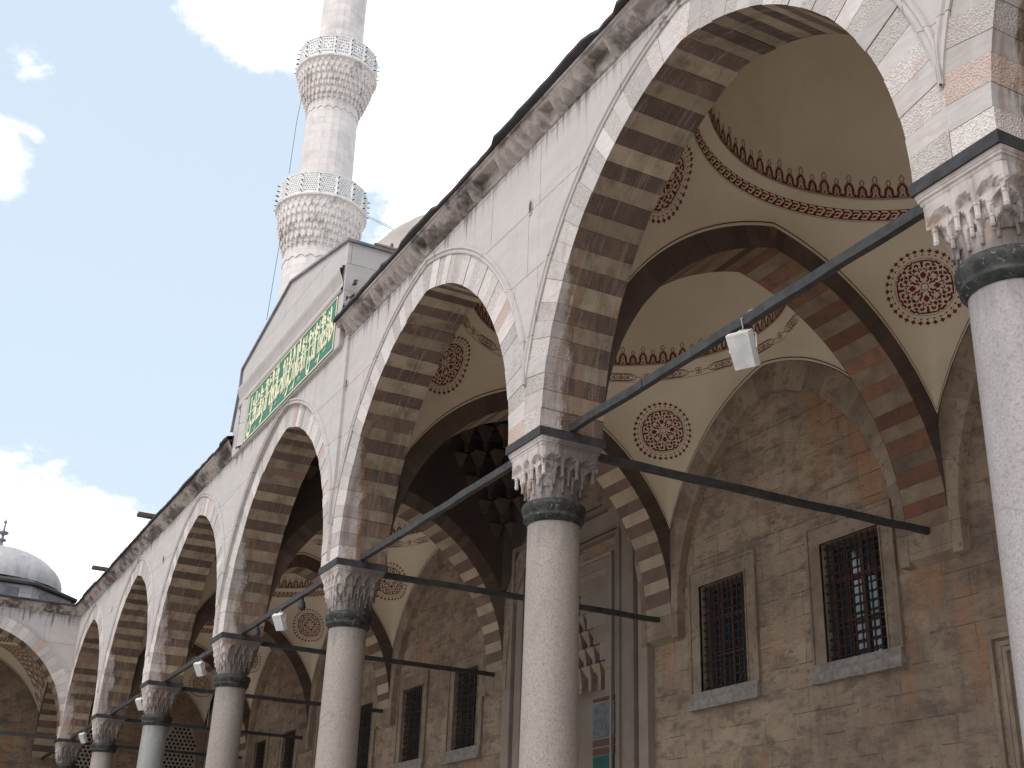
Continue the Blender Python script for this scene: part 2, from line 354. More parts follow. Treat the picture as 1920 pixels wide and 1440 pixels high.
# ------------------------------------------------------------------ mesh helpers
class MB:
    def __init__(s): s.v = []; s.f = []; s.m = []; s.t = []
    def face(s, idx, mi=0, tn=.5): s.f.append(tuple(idx)); s.m.append(mi); s.t.append(tn)
    def add(s, vs, fs, mi=0, tn=.5):
        o = len(s.v); s.v += [tuple(p) for p in vs]
        for f in fs: s.face([o+i for i in f], mi, tn)
    def box(s, x0, x1, y0, y1, z0, z1, mi=0, tn=.5):
        s.add([(x0,y0,z0),(x1,y0,z0),(x1,y1,z0),(x0,y1,z0),(x0,y0,z1),(x1,y0,z1),(x1,y1,z1),(x0,y1,z1)],
              [(0,3,2,1),(4,5,6,7),(0,1,5,4),(1,2,6,5),(2,3,7,6),(3,0,4,7)], mi, tn)
    def extr(s, poly, f, d, mi=0, tn=.5):
        """poly: list of 2D pts, f(pt, d) -> 3D; extruded from d[0] to d[1]"""
        k = len(poly); a = [f(p, d[0]) for p in poly]; b = [f(p, d[1]) for p in poly]
        s.add(a+b, [tuple(range(k)), tuple(range(2*k-1, k-1, -1))]+[(i, i+k, (i+1) % k+k, (i+1) % k) for i in range(k)], mi, tn)
    def grid(s, pts, mi=0, tn=.5, closeu=False, flip=False):
        """pts[i][j]"""
        o = len(s.v); a = len(pts); b = len(pts[0])
        for r in pts: s.v += [tuple(p) for p in r]
        for i in range(a if closeu else a-1):
            for j in range(b-1):
                i2 = (i+1) % a
                q = (o+i*b+j, o+i2*b+j, o+i2*b+j+1, o+i*b+j+1)
                s.face(q[::-1] if flip else q, mi, tn)
    def lathe(s, prof, seg=32, mi=0, tn=.5, c=(0, 0)):
        s.grid([[(c[0]+r*cos(2*pi*i/seg), c[1]+r*sin(2*pi*i/seg), z) for r, z in prof] for i in range(seg)], mi, tn, True)
    def tube(s, pts, r, seg=6, mi=0):
        rings = []
        for i, p in enumerate(pts):
            p = Vector(p); d = (Vector(pts[min(i+1, len(pts)-1)])-Vector(pts[max(i-1, 0)])).normalized()
            u = d.cross(Vector((0, 0, 1)) if abs(d.z) < .9 else Vector((1, 0, 0))).normalized(); v = d.cross(u)
            rings.append([p+(u*cos(2*pi*k/seg)+v*sin(2*pi*k/seg))*r for k in range(seg)]+[p+u*r])
        s.grid(rings, mi)
    def build(s, name, mats, parent=None, smooth=False, loc=None, rotz=None, fix=True):
        me = bpy.data.meshes.new(name); me.from_pydata(s.v, [], s.f); me.validate()
        mats = mats if isinstance(mats, (list, tuple)) else [mats]
        for m in mats: me.materials.append(m)
        if len(me.polygons) == len(s.m): me.polygons.foreach_set('material_index', s.m); 
        a = me.attributes.new('tone', 'FLOAT', 'FACE')
        if len(me.polygons) == len(s.t): a.data.foreach_set('value', s.t)
        if smooth: me.polygons.foreach_set('use_smooth', [True]*len(me.polygons))
        me.update()
        return link(name, me, parent, loc, rotz)
def link(name, me, parent=None, loc=None, rotz=None):
    o = bpy.data.objects.new(name, me); COL.objects.link(o)
    if parent is not None: o.parent = parent
    if loc is not None: o.location = loc
    if rotz is not None: o.rotation_euler = (0, 0, rotz)
    return o
def tag(o, label=None, cat=None, group=None, kind=None):
    if label: o['label'] = label
    if cat: o['category'] = cat
    if group: o['group'] = group
    if kind: o['kind'] = kind
    return o
def thing(name, label, cat, loc=(0, 0, 0), rotz=0, group=None):
    o = link(name, None, None, loc, rotz); return tag(o, label, cat, group)
def copy_tree(o, parent=None):
    kids = [c for c in bpy.data.objects if c.parent == o]
    c = o.copy(); COL.objects.link(c)
    if parent is not None: c.parent = parent
    for k in kids: copy_tree(k, c)
    return c
rnd = random.random
def jit(a): return (rnd()*2-1)*a

# ------------------------------------------------------------------ proportions
S = 6.6; HW = .40; T = .84; ZS = 6.905; CY = 3.61; WALL = 6.54; RESP = 6.38
AX, EX = 2.90, .60      # openings along the court
AY, EY = 2.77, .75      # cross arches
ZTOP = 11.0
PIERS = [0, -6.6, -13.2, -19.8, -26.4, -33.0, -39.6]
def arc_z(a, e, off, x):
    R = a+e+off; x = min(abs(x), R-e); return ZS+sqrt(max(0, R*R-(x+e)**2))
class Arch:
    def __init__(s, a, e): s.a, s.e, s.R = a, e, a+e; s.tm = acos(e/s.R)
    def P(s, th, L, xmax, side=1):
        x = -s.e+(s.R+L)*cos(th); z = ZS+(s.R+L)*sin(th)
        if x < 0: x = 0; z = ZS+sqrt((s.R+L)**2-s.e**2)
        if x > xmax: x = xmax; z = ZS+ (xmax-s.e*0) * 0 + (s.R+ (max(0, (xmax+s.e)/max(cos(th), .05)-s.R)))*sin(th)
        return (side*x, z)
def voussoirs(arch, N_, L, y0, y1, xmax, fn, mats, jy=.004, jl=.004, xmin_side=None, pattern=None, core=True, y0side=None):
    """ring of separate wedge blocks. fn((x,z),y)->3D. mats: indices alternating"""
    mb = MB(); da = arch.tm/(N_+.5); gap = .0016/arch.R; joints = [[0]+[i+jit(.11) for i in range(1, N_+1)] for _ in (0, 1)]
    for side in (1, -1):
        xm = xmax if (xmin_side is None or side == 1) else xmin_side
        for i in range(N_):
            jn = joints[side > 0]; t0, t1 = jn[i]*da+gap, (jn[i+1] if i+1 < N_ else N_)*da-gap; k = 2
            dl = jit(jl); inner = [arch.P(t0+(t1-t0)*j/k, dl, xm, side) for j in range(k+1)]
            outer = [arch.P(t0+(t1-t0)*j/k, L, xm, side) for j in range(k, -1, -1)]
            poly = inner+outer
            if abs(outer[0][0]-inner[-1][0])+abs(outer[0][1]-inner[-1][1]) < .03 and abs(outer[-1][0]-inner[0][0]) < .03: continue
            if side == -1: poly = poly[::-1]
            mi = pattern(i, side) if pattern else i % 2
            ja = jit(jy)
            mb.extr(poly, fn, (y0+ja, y1+jit(jy)), mi, rnd())
    # keystone
    t0 = N_*da+gap
    poly = [arch.P(t0, 0, xmax, 1), arch.P(arch.tm, 0, xmax, 1), arch.P(t0, 0, xmax, -1), arch.P(t0, L, xmax, -1), arch.P(pi/2, L, xmax, 1), arch.P(t0, L, xmax, 1)]
    mb.extr(poly[::-1] if False else poly, fn, (y0, y1), pattern(N_, 1) if pattern else N_ % 2, rnd())
    if core:
        K = 40; pts = []
        for side in (1, -1):
            xm = xmax if (xmin_side is None or side == 1) else xmin_side
            for j in range(K):
                t0, t1 = arch.tm*j/K, arch.tm*(j+1)/K
                if arch.P(t0, L, xm, 1)[0]-arch.P(t0, .012, xm, 1)[0] < .03 and j < 20 and abs(arch.P(t0,L,xm,1)[1]-arch.P(t0,.012,xm,1)[1]) < .03: continue
                poly = [arch.P(t0, .013, xm, side), arch.P(t1, .013, xm, side), arch.P(t1, L, xm, side), arch.P(t0, L, xm, side)]
                if side == -1: poly = poly[::-1]
                mb.extr(poly, fn, (y0+.012, y1-.012), 2, .3)
    return mb
FX = lambda p, d: (p[0], d, p[1])         # court arcade: x along, y depth
FY = lambda p, d: (-d, p[0], p[1])        # cross arch: local x -> world y
AR_X = Arch(AX, EX); AR_Y = Arch(AY, EY)

# ------------------------------------------------------------------ structure: ground
g = MB(); g.box(-400, 400, -400, 400, -1, 0); tag(g.build('ground', M['paving']), kind='structure')
g = MB(); g.box(-46.5, 9.9, -.55, 6.54, .0, .45); g.box(-46.5, -38.65, -20, -.56, .0, .45); tag(g.build('portico_floor', M['stairstone']), kind='structure')

# ------------------------------------------------------------------ court arcades
def moulding_mesh():
    """raised string that frames the voussoirs; both neighbours run together above the pier"""
    mb = MB(); prof = [(.445, .0), (.445, -.022), (.468, -.030), (.482, -.014), (.50, -.012), (.515, -.036), (.545, -.036), (.552, .0)]
    for side in (1, -1):
        rows = []
        for j in range(49):
            th = .165+(AR_X.tm+.02-.165)*j/48
            row = []
            for L, y in prof:
                x = -EX+(AR_X.R+L)*cos(th); z = ZS+(AR_X.R+L)*sin(th)
                if x < 0 or j == 48: x = 0; z = ZS+sqrt((AR_X.R+L)**2-EX**2)
                if x > 3.295: x = 3.30-(.552-L)*.33
                row.append((side*x, y, z))
            rows.append(row)
        mb.grid(rows, 0, .5, False, side == 1)
    return mb
MOULD = moulding_mesh()
def spandrel(y0=0.0, ztop=ZTOP):
    mb = MB(); pts = []
    for j in range(61):
        th = AR_X.tm*j/60
        x = -EX+(AR_X.R+.45)*cos(th)
        if x > 3.3: continue
        z = ZS+(AR_X.R+.45)*sin(th)
        if x < 0: x = 0; z = ZS+sqrt((AR_X.R+.45)**2-EX**2)
        pts.append((x, z))
    th0 = acos((3.3+EX)/(AR_X.R+.45)); pts = [(3.3, ZS+(AR_X.R+.45)*sin(th0))]+pts
    if pts[-1][0] > 0: pts.append((0, ZS+sqrt((AR_X.R+.45)**2-EX**2)))
    for side in (1, -1):
        q = [(side*x, z) for x, z in pts]
        mb.grid([[(x, y0, z), (x, y0, ztop)] for x, z in q], 0, .5, False, side == -1)
        mb.grid([[(x, T-.01, z), (x, T-.01, ztop)] for x, z in q], 0, .5, False, side == 1)
        mb.grid([[(x, y0, z), (x, T-.01, z)] for x, z in q], 0, .5, False, side == 1)
        mb.grid([[(x, y0, ztop), (x, T-.01, ztop)] for x, z in q], 0, .5, False, side == -1)
    for side in (1, -1): mb.add([(side*3.3, y0, pts[0][1]-.6), (side*3.3, .3, pts[0][1]-.6), (side*3.3, .3, ztop), (side*3.3, y0, ztop)], [(0, 1, 2, 3)])
    return mb
def rain_hole(x, z, r, parent, slot=False):
    mb = MB(); k = 20; rows = []
    for i in range(k):
        a = 2*pi*i/k; sx = .45 if slot else 1
        rows.append([(x+r*1.25*sx*cos(a), .001, z+r*1.25*sin(a)), (x+r*1.18*sx*cos(a), -.012, z+r*1.18*sin(a)), (x+r*1.0*sx*cos(a), -.010, z+r*sin(a)), (x+r*.9*sx*cos(a), -.003, z+r*.9*sin(a))])
    mb.grid(rows, 0, .5, True)
    mb.add([(x+r*.9*(.45 if slot else 1)*cos(2*pi*i/k), -.003, z+r*.9*sin(2*pi*i/k)) for i in range(k)], [tuple(range(k))], 1)
    return mb.build('drain_hole', [M['facade'], M['mortar']], parent)
def cornice_mesh(x0, x1, seed=1):
    rr = random.Random(seed); unit = .215; nun = int(round((x1-x0)/unit)); unit = (x1-x0)/nun; KU = 8; rows = 8
    mb = MB(); g_ = []
    for c in range(nun*KU+1):
        u = (c % KU)/KU; x = x0+c*unit/KU; k = c//KU; w = 1-abs(2*u-1)          # 0 at the cusp, 1 in the middle
        rr.seed(k*7+seed); broken = rr.random() < .16
        col = [(x, 0.0, 10.985)]
        for j in range(rows+1):
            v = j/rows
            arch_h = .15+.75*(w**.8)
            y = -.075-.09*v-.035*v*v
            if v < arch_h: y += .105*(1-(v/arch_h)**2)*(.3+.7*w)   # hollow niche
            if abs(2*u-1) < .14 and v > .25: y -= .018
            if broken: y = -.02-.03*v
            col.append((x, y, 10.995+.185*v))
        col += [(x, -.19, 11.185), (x, -.205, 11.20), (x, -.205, 11.225), (x, -.235, 11.24), (x, -.235, 11.27), (x, -.2, 11.275), (x, .9, 11.30)]
        g_.append(col)
    mb.grid(g_, 0, .5, False, True)
    return mb
def lead_mesh(x0, x1, seed=3):
    rr = random.Random(seed); mb = MB(); rows = []; n_ = int((x1-x0)/.16); off = 0; dz = 0
    for i in range(n_+1):
        x = x0+(x1-x0)*i/n_
        if rr.random() < .10: off = rr.uniform(-.035, .03); dz = rr.uniform(-.012, .05)
        o2 = off+rr.uniform(-.008, .008); z2 = dz+rr.uniform(-.006, .006)
        rows.append([(x, -.20, 11.285), (x, -.275+o2, 11.262+z2), (x, -.292+o2, 11.278+z2), (x, -.285+o2, 11.325+z2), (x, -.18, 11.36+z2*.6), (x, .35, 11.45), (x, 1.0, 11.50)])
    mb.grid(rows, 0, .5, False, True); return mb

def arcade(name, label, bays, loc, rotz, cornices, central=None, nvis=0):
    root = thing(name, label, 'arcade', loc, rotz)
    first = True
    for k, xc in enumerate(bays):
        pat = lambda i, s_: i % 2
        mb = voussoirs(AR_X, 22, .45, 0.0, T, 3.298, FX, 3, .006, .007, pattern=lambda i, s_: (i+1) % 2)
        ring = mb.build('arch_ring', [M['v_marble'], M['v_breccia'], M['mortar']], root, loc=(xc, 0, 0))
        mo = MOULD.build('arch_moulding', M['facade'], ring) if first else link('arch_moulding', mould_me, ring)
        mould_me = mo.data
        y0 = -.05 if xc == central else .004
        if first or xc == central:
            sp = spandrel(y0).build('spandrel_wall', M['facade'], root, loc=(xc, 0, 0))
            if first: span_me = sp.data
        else: sp = link('spandrel_wall', span_me, root, (xc, 0, 0))
        if xc == central: mo.location = (0, -.054, 0)
        first = False
        rain_hole(3.3-.02, 10.06, .10, sp, slot=(k % 2 == 0))
    for (a, b, sd) in cornices:
        cornice_mesh(a, b, sd).build('cornice', M['cornice'], root)
        lead_mesh(a, b, sd+5).build('lead_eave', M['leadedge'], root)
    return root
BAYS = [3.3, -3.3, -9.9, -16.5, -23.1, -29.7, -36.3]
main = arcade('portico_arcade', 'long weathered marble arcade of striped pointed arches running away to the left', BAYS, (0, 0, 0), 0, [(-13.42, 9.9, 1), (-38.98, -20.12, 2)], central=-16.5)
LT = (-39.2, 0, 0)   # left range: local x -> world y, local y -> world -x
left = arcade('side_arcade', 'marble arcade with a pale arch meeting the long arcade at the far left corner', [-2.88, -9.48], (-39.2, 0, 0), pi/2, [(-15, -.02, 4)])

# ------------------------------------------------------------------ raised centre: gable wall with the green inscription
def parapet():
    p = thing('gabled_parapet', 'raised marble gable above the fourth arch, framing a green inscription', 'parapet')
    y0 = -.12
    out = [(-13.45, 10.86), (-13.45, 12.98), (-16.93, 13.75), (-20.08, 12.98), (-20.05, 12.55), (-20.30, 11.55), (-20.12, 10.86)]
    mb = MB(); mb.extr(out[::-1], lambda q, d: (q[0], d, q[1]), (y0, .84)); body = mb.build('gable_wall', M['gable'], p)
    for a_, b_ in ((-13.55, -13.47), (-20.0, -19.92)):   # side returns in grey render
        mb = MB(); mb.box(a_, b_, .85, 3.4, 11.3, 12.9); mb.build('side_wall', M['render'], p)
    mb = MB(); pts = [(-13.40, 12.97), (-16.93, 13.75), (-20.12, 12.98), (-20.10, 12.60), (-20.34, 11.55)]
    for a, b in zip(pts[:-1], pts[1:]):
        dx, dz = b[0]-a[0], b[1]-a[1]; l = sqrt(dx*dx+dz*dz); nx, nz = dz/l*-.045*-1, -dx/l*.045*1
        if nz < 0 and abs(dx) > 1: nx, nz = -nx, -nz
        if abs(dx) < 1: nx, nz = -.035, 0
        mb.extr([a, b, (b[0]+nx, b[1]+nz), (a[0]+nx, a[1]+nz)], lambda q, d: (q[0], d, q[1]), (y0-.05, .9))
    mb.add([(-13.40, .9, 13.0), (-13.40, 3.4, 13.0), (-16.93, 3.4, 13.78), (-16.93, .9, 13.78), (-20.12, .9, 13.0), (-20.12, 3.4, 13.0)], [(0, 1, 2, 3), (3, 2, 5, 4)])
    mb.box(-13.56, -13.38, .88, 3.42, 12.9, 12.99)
    mb.build('lead_capping', M['lead'], p)
    # hollow frame moulding above and beside the panel
    mb = MB(); X0, X1, Z0, Z1 = -19.12, -13.72, 10.90, 11.97
    prof = [(0, .0), (0, -.035), (.05, -.05), (.10, -.02), (.22, -.012), (.36, -.05), (.46, -.085), (.52, -.10), (.58, -.10), (.60, -.06), (.66, -.06), (.68, .0)]
    mb.grid([[(x, y0+y, Z1+.02+d*.78) for d, y in prof] for x in (-20.0, X1+.02, X1+.20)], 0, .5, False, False)
    mb.grid([[(X0-.03-d*.6, y0+y*.8, z) for d, y in prof] for z in (10.9, Z1)], 0, .5, False, False)
    fr = mb.build('frame_moulding', M['gable'], p)
    # carved vertical strip left of the panel
    mb = MB()
    for i in range(7):
        z = 10.95+i*.14; x = X0-.62
        mb.extr([(x, z), (x+.07, z+.065), (x, z+.13), (x-.07, z+.065)], lambda q, d: (q[0], d, q[1]), (y0-.03, y0+.0))
    mb.build('carved_strip', M['cornice'], p)
    # broken masonry at the right shoulder
    mb = MB()
    for i in range(16):
        x = -13.44+rnd()*.16; z = 11.35+rnd()*.75; r = .03+rnd()*.05; y = -.1+rnd()*.25
        c = Vector((x, y, z)); vs = [c+Vector((jit(1), jit(1), jit(1))).normalized()*r*(1+rnd()) for _ in range(7)]
        mb.add(vs, [(0,1,2),(2,3,4),(4,5,6),(0,3,5),(1,4,6),(0,2,4),(1,3,6),(2,5,6),(0,4,5),(1,2,6)])
    mb.build('broken_masonry', M['cornice'], p)
    mb = MB(); mb.box(X0, X1, y0-.012, y0+.02, Z0, Z1); pan = mb.build('inscription_panel', M['green'], p)
    mb = MB(); bw = .022; yy = (y0-.024, y0-.0135)
    for a, b, c, d in ((X0, X1, Z0, Z0+bw), (X0, X1, Z1-bw, Z1), (X0, X0+bw, Z0+bw, Z1-bw), (X1-bw, X1, Z0+bw, Z1-bw)): mb.box(a, b, yy[0], yy[1], c, d)
    mb.box(X0+.06, X1-.06, yy[0], yy[1], 11.495, 11.52)
    # calligraphy
    FORMS = {'ا': (0xFE8D, 0xFE8E, 0, 0), 'ح': (0xFEA1, 0xFEA2, 0xFEA3, 0xFEA4), 'ف': (0xFED1, 0xFED2, 0xFED3, 0xFED4), 'ظ': (0xFEC5, 0xFEC6, 0xFEC7, 0xFEC8),
             'و': (0xFEED, 0xFEEE, 0, 0), 'ع': (0xFEC9, 0xFECA, 0xFECB, 0xFECC), 'ل': (0xFEDD, 0xFEDE, 0xFEDF, 0xFEE0), 'ى': (0xFEEF, 0xFEF0, 0, 0),
             'ص': (0xFEB9, 0xFEBA, 0xFEBB, 0xFEBC), 'ت': (0xFE95, 0xFE96, 0xFE97, 0xFE98), 'ة': (0xFE93, 0xFE94, 0, 0), 'س': (0xFEB1, 0xFEB2, 0xFEB3, 0xFEB4),
             'ط': (0xFEC1, 0xFEC2, 0xFEC3, 0xFEC4), 'ق': (0xFED5, 0xFED6, 0xFED7, 0xFED8), 'م': (0xFEE1, 0xFEE2, 0xFEE3, 0xFEE4), 'ه': (0xFEE9, 0xFEEA, 0xFEEB, 0xFEEC),
             'ن': (0xFEE5, 0xFEE6, 0xFEE7, 0xFEE8), 'ي': (0xFEF1, 0xFEF2, 0xFEF3, 0xFEF4)}
    def shape(t):
        res = []
        for wd in t.split(' '):
            o = ''
            for i, ch in enumerate(wd):
                f = FORMS[ch]; prev = i > 0 and FORMS[wd[i-1]][2]; nxt = i < len(wd)-1 and f[2]
                o += chr(f[3] if prev and nxt else f[1] if prev else f[2] if nxt else f[0])
            res.append(o[::-1])
        return ' '.join(res[::-1])
    def text(t, x0, x1, z0, z1, bold=.012):
        cu = bpy.data.curves.new('t', 'FONT'); cu.body = shape(t); cu.extrude = .004; cu.offset = bold; cu.resolution_u = 2
        o = bpy.data.objects.new('t', cu); COL.objects.link(o); bpy.context.view_layer.update()
        me = bpy.data.meshes.new_from_object(o.evaluated_get(bpy.context.evaluated_depsgraph_get())); bpy.data.objects.remove(o); bpy.data.curves.remove(cu)
        vs = [v.co.copy() for v in me.vertices]
        if not vs: return
        ax, bx_ = min(v.x for v in vs), max(v.x for v in vs); ay, by = min(v.y for v in vs), max(v.y for v in vs)
        mb.add([(x0+(v.x-ax)/(bx_-ax)*(x1-x0), y0-.0145-(v.z+.004)*.9, z0+(v.y-ay)/(by-ay)*(z1-z0)) for v in vs], [tuple(p.vertices) for p in me.polygons])
        bpy.data.meshes.remove(me)
    text('حافظوا على الصلوات', X0+2.75, X1-.08, 10.94, 11.86, .008)
    text('والصلوة الوسطى', X0+.10, X0+2.85, 10.94, 11.84, .008)
    text('وقوموا لله قانتين', X0+.35, X1-.25, 11.57, 11.94, .006)
    for i in range(14):   # tall slanting strokes that rise through both rows
        x = X0+.22+i*.375+jit(.05); z_ = 11.16+jit(.05); mb.extr([(x, z_), (x+.028, z_), (x+.015, 11.86), (x-.035, 11.90), (x-.04, 11.84)], lambda q, d: (q[0], d, q[1]), (y0-.0225, y0-.0135))
    for i in range(22):   # small vowel marks
        x = X0+.2+i*.235+jit(.06); z = (11.40 if i % 2 else 11.02)+jit(.07); mb.extr([(x, z), (x+.10, z+.045), (x+.115, z+.028), (x+.012, z-.02)], lambda q, d: (q[0], d, q[1]), (y0-.022, y0-.0135))
    mb.build('lettering', M['gold'], pan)
    return p
parapet()

# ------------------------------------------------------------------ columns
def sq(th, R, p): return R/((abs(cos(th))**p+abs(sin(th))**p)**(1/p))
def tier(mb, z0, z1, Rl, Ru, pl, pu, nn, ph=0, K=8, rows=7, hollow=.75, T_=.0):
    g_ = []
    for i in range(nn*K):
        th = 2*pi*(i/K+ph)/nn; u = 2*(i % K)/K-1; w = 1-abs(u)      # w=1 at niche centre? u=-1 cusp
        col = [(sq(th, Rl*.97, pl)*cos(th), sq(th, Rl*.97, pl)*sin(th), z0+.0)]
        for j in range(rows+1):
            v = j/rows; ah = hollow*(w**.65)*1.12+.02
            g0 = v*.25 if v < ah else .25*v+(1-.25*v)*min(1, (v-ah)/.12+.2)
            if w < .2: g0 = .92
            R = Rl+(Ru-Rl)*g0; pp = pl+(pu-pl)*max(v, g0*.5)
            col.append((sq(th, R, pp)*cos(th), sq(th, R, pp)*sin(th), z0+(z1-z0)*v))
        g_.append(col)
    mb.grid(g_, 0, .5, True)
def pegs(mb, z, L, R, p, nn, ph, r=.02):
    for i in range(nn):
        th = 2*pi*(i+ph)/nn; rr = sq(th, R, p); c = (rr*cos(th), rr*sin(th))
        mb.lathe([(0, z-L), (r*.75, z-L), (r*1.05, z-L*.86), (r*.8, z-L*.8), (r*.85, z-L*.45), (r*1.15, z-L*.38), (r*.95, z-L*.3), (r*1.3, z), (r*1.5, z+.06)], 7, 0, .5, c)
def capital_mesh(nn=12, plain=True):
    mb = MB()
    # abacus mouldings
    pr = [(.385, 6.70), (.392, 6.715), (.392, 6.735), (.405, 6.742), (.405, 6.762), (.412, 6.768), (.418, 6.799), (.1, 6.799)]
    mb.grid([[(sq(2*pi*i/96, R, 40)*cos(2*pi*i/96), sq(2*pi*i/96, R, 40)*sin(2*pi*i/96), z) for R, z in pr] for i in range(96)], 0, .5, True)
    def k(zz): return zz
    if plain:
        tier(mb, 6.50, 6.705, .335, .385, 14, 30, nn, .5, 8, 7, .42)
        pegs(mb, 6.55, .19, .352, 9, nn, .5, .027)
        tier(mb, 6.38, 6.53, .305, .352, 6, 14, nn, 0, 8, 7, .8)
        pegs(mb, 6.40, .13, .322, 5, nn, 0, .022)
        tier(mb, 6.27, 6.40, .285, .325, 3.2, 6, nn+4, .5, 8, 7, .85); pegs(mb, 6.29, .10, .305, 3, nn+4, .5, .017)
    else:
        tier(mb, 6.52, 6.705, .345, .385, 14, 30, nn+4, .5, 8, 7, .8)
        tier(mb, 6.40, 6.54, .315, .355, 6, 14, nn+8, 0, 6, 7, .9)
        pegs(mb, 6.42, .11, .330, 5, nn+8, 0, .017)
        tier(mb, 6.27, 6.42, .288, .33, 3.0, 6, nn+8, .5, 6, 7, .9); pegs(mb, 6.30, .11, .308, 3, nn+8, .5, .016)
    mb.lathe([(.295, 6.13), (.298, 6.20), (.31, 6.31)], 40)
    return mb
RING = [(.30, 5.87), (.315, 5.875), (.335, 5.915), (.352, 5.93), (.352, 5.945), (.345, 5.96), (.352, 5.985), (.366, 6.01), (.375, 6.045), (.374, 6.075), (.362, 6.105), (.345, 6.12), (.33, 6.125), (.29, 6.13)]
cap_a = cap_b = shaft_me = ring_me = base_me = strap_me = None
LABC = [
 ('grey granite column nearest the camera, cut by the right edge', 'granite_grey', 0),
 ('tall pinkish granite column standing in the middle of the photo', 'granite', 0),
 ('pinkish granite column just left of the middle one, capital below the third arch', 'granite', 1),
 ('pinkish granite column with flecked shaft between the green inscription bay and the next bay left', 'granite', 1),
 ('greenish grey marble column with a dark smooth shaft', 'greenmarble', 1),
 ('short looking granite column, second from the far left corner', 'granite', 1),
 ('corner column carrying both arcades at the far left', 'granite', 1)]
def shaft_mesh():
    rows = []
    for i in range(48):
        a = 2*pi*i/48; rows.append([(( .335-.033*min(1, z/5.8)+.002*sin(3*a+z))*cos(a), (.335-.033*min(1, z/5.8)+.002*cos(2*a-z))*sin(a), z) for z in [.75+k*.34 for k in range(15)]+[5.87]])
    mb = MB(); mb.grid(rows, 0, .5, True); return mb
def column(x, y, label, mat, kind):
    global cap_a, cap_b, shaft_me, ring_me, base_me, strap_me
    t = thing('arcade_column', label, 'column', (x, y, 0), 0, 'columns of the portico')
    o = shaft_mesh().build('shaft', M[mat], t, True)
    if cap_a is None:
        mb = MB(); mb.lathe(RING, 48); ring_me = mb.build('necking_ring', M['bronze'], t, True).data
        mb = MB(); mb.box(-.5, .5, -.5, .5, .45, .55); mb.lathe([(.47, .55), (.48, .60), (.44, .66), (.40, .70), (.34, .76), (.2, .76)], 32); base_me = mb.build('base', M['sill'], t).data
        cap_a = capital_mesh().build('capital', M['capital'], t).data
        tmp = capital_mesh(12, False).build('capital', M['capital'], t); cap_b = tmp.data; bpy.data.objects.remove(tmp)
        mb = MB()   # iron strap round the bottom of the pier
        o_ = .425; i_ = .395
        for (a, b, c, d) in ((-o_, o_, -o_-.015, -i_-.015), (-o_, o_, i_+.015, o_+.015), (-o_, -i_, -i_-.015, i_+.015), (i_, o_, -i_-.015, i_+.015)): mb.box(a, b, c, d, 6.80, 6.905)
        mb.box(-.394, .394, -.41, .41, 6.80, 6.904)
        strap_me = mb.build('iron_strap', M['iron'], t).data
    else:
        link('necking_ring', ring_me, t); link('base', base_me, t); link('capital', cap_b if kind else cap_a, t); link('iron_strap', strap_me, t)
    return t
for k, x in enumerate(PIERS): column(x, .42, *LABC[k])
column(6.6, .42, 'granite column behind the right edge of the frame', 'granite', 1)
column(-39.62, -6.18, 'granite column of the side arcade beyond the left edge', 'granite', 1)

# ------------------------------------------------------------------ cross arches
def cross_arch(label, loc, rotz, mats, seed):
    random.seed(seed)
    fn = lambda p, d: (-d, p[0], p[1])
    mb = MB()
    ring = voussoirs(AR_Y, 21, .345, -.392, .392, 2.90, fn, 3, .003, .004, xmin_side=2.80)
    r = ring.build('cross_arch', [M[m] for m in mats[:2]]+[M['mortar']], None, loc=loc, rotz=rotz)
    # +face and -face archivolt: plain dark faces set 4 mm proud
    K = 34
    for fx in (-1, 1):
        mb = MB()
        for side in (1, -1):
            xm = 2.90 if side == 1 else 2.80
            for j in range(K):
                t0, t1 = AR_Y.tm*j/K+.0002, AR_Y.tm*(j+1)/K-.0002
                q = [AR_Y.P(t0, .003, xm, side), AR_Y.P(t1, .003, xm, side), AR_Y.P(t1, .36, xm, side), AR_Y.P(t0, .36, xm, side)]
                if side*fx == 1: q = q[::-1]
                mb.add([(fx*.3985, p[0], p[1]) for p in q], [(0, 1, 2, 3)], 0, rnd())
        mb.build('archivolt_face', M[mats[2]], r)
    # corbelled respond on the wall side
    mb = MB()
    for a, b, y in ((6.62, 6.903, 2.772), (6.52, 6.617, 2.776)): mb.box(-.394, .394, y, 2.95, a, b, 0, rnd())
    mb.extr([(2.778, 6.517), (2.95, 6.517), (2.95, 6.42)], lambda p, d: (d, p[0], p[1]), (-.394, .394), 0, rnd())
    mb.build('corbel', M['wallarch'], r)
    return tag(r, label, 'arch', 'cross arches between the vault bays')
XM = [('t_pale', 't_brown', 't_face'), ('t_grey', 't_brick', 't_face'), ('t_pale', 't_brown', 't_face'), ('t_pale', 't_brown', 't_brown'), ('t_pale', 't_brown', 't_face'), ('t_grey', 't_brown', 't_face'), ('t_pale', 't_brown', 't_face')]
XL = ['cross arch over the nearest column at the right edge', 'cross arch patched with orange red breccia behind the middle column',
      'cream and brown striped cross arch on the near side of the portal bay', 'cream and brown striped cross arch on the far side of the portal bay',
      'cross arch behind the fourth arcade column from the right', 'cross arch behind the grey green marble column', 'cross arch at the far corner pier']
for k, x in enumerate(PIERS): cross_arch(XL[k], (x, CY, 0), 0, XM[k], 20+k)
cross_arch('cross arch joining the corner pier to the end wall', (-39.2-CY, .42, 0), pi/2, XM[0], 40)
cross_arch('cross arch of the side range beyond the left edge', (-39.2-CY, -6.18, 0), pi/2, XM[0], 41)

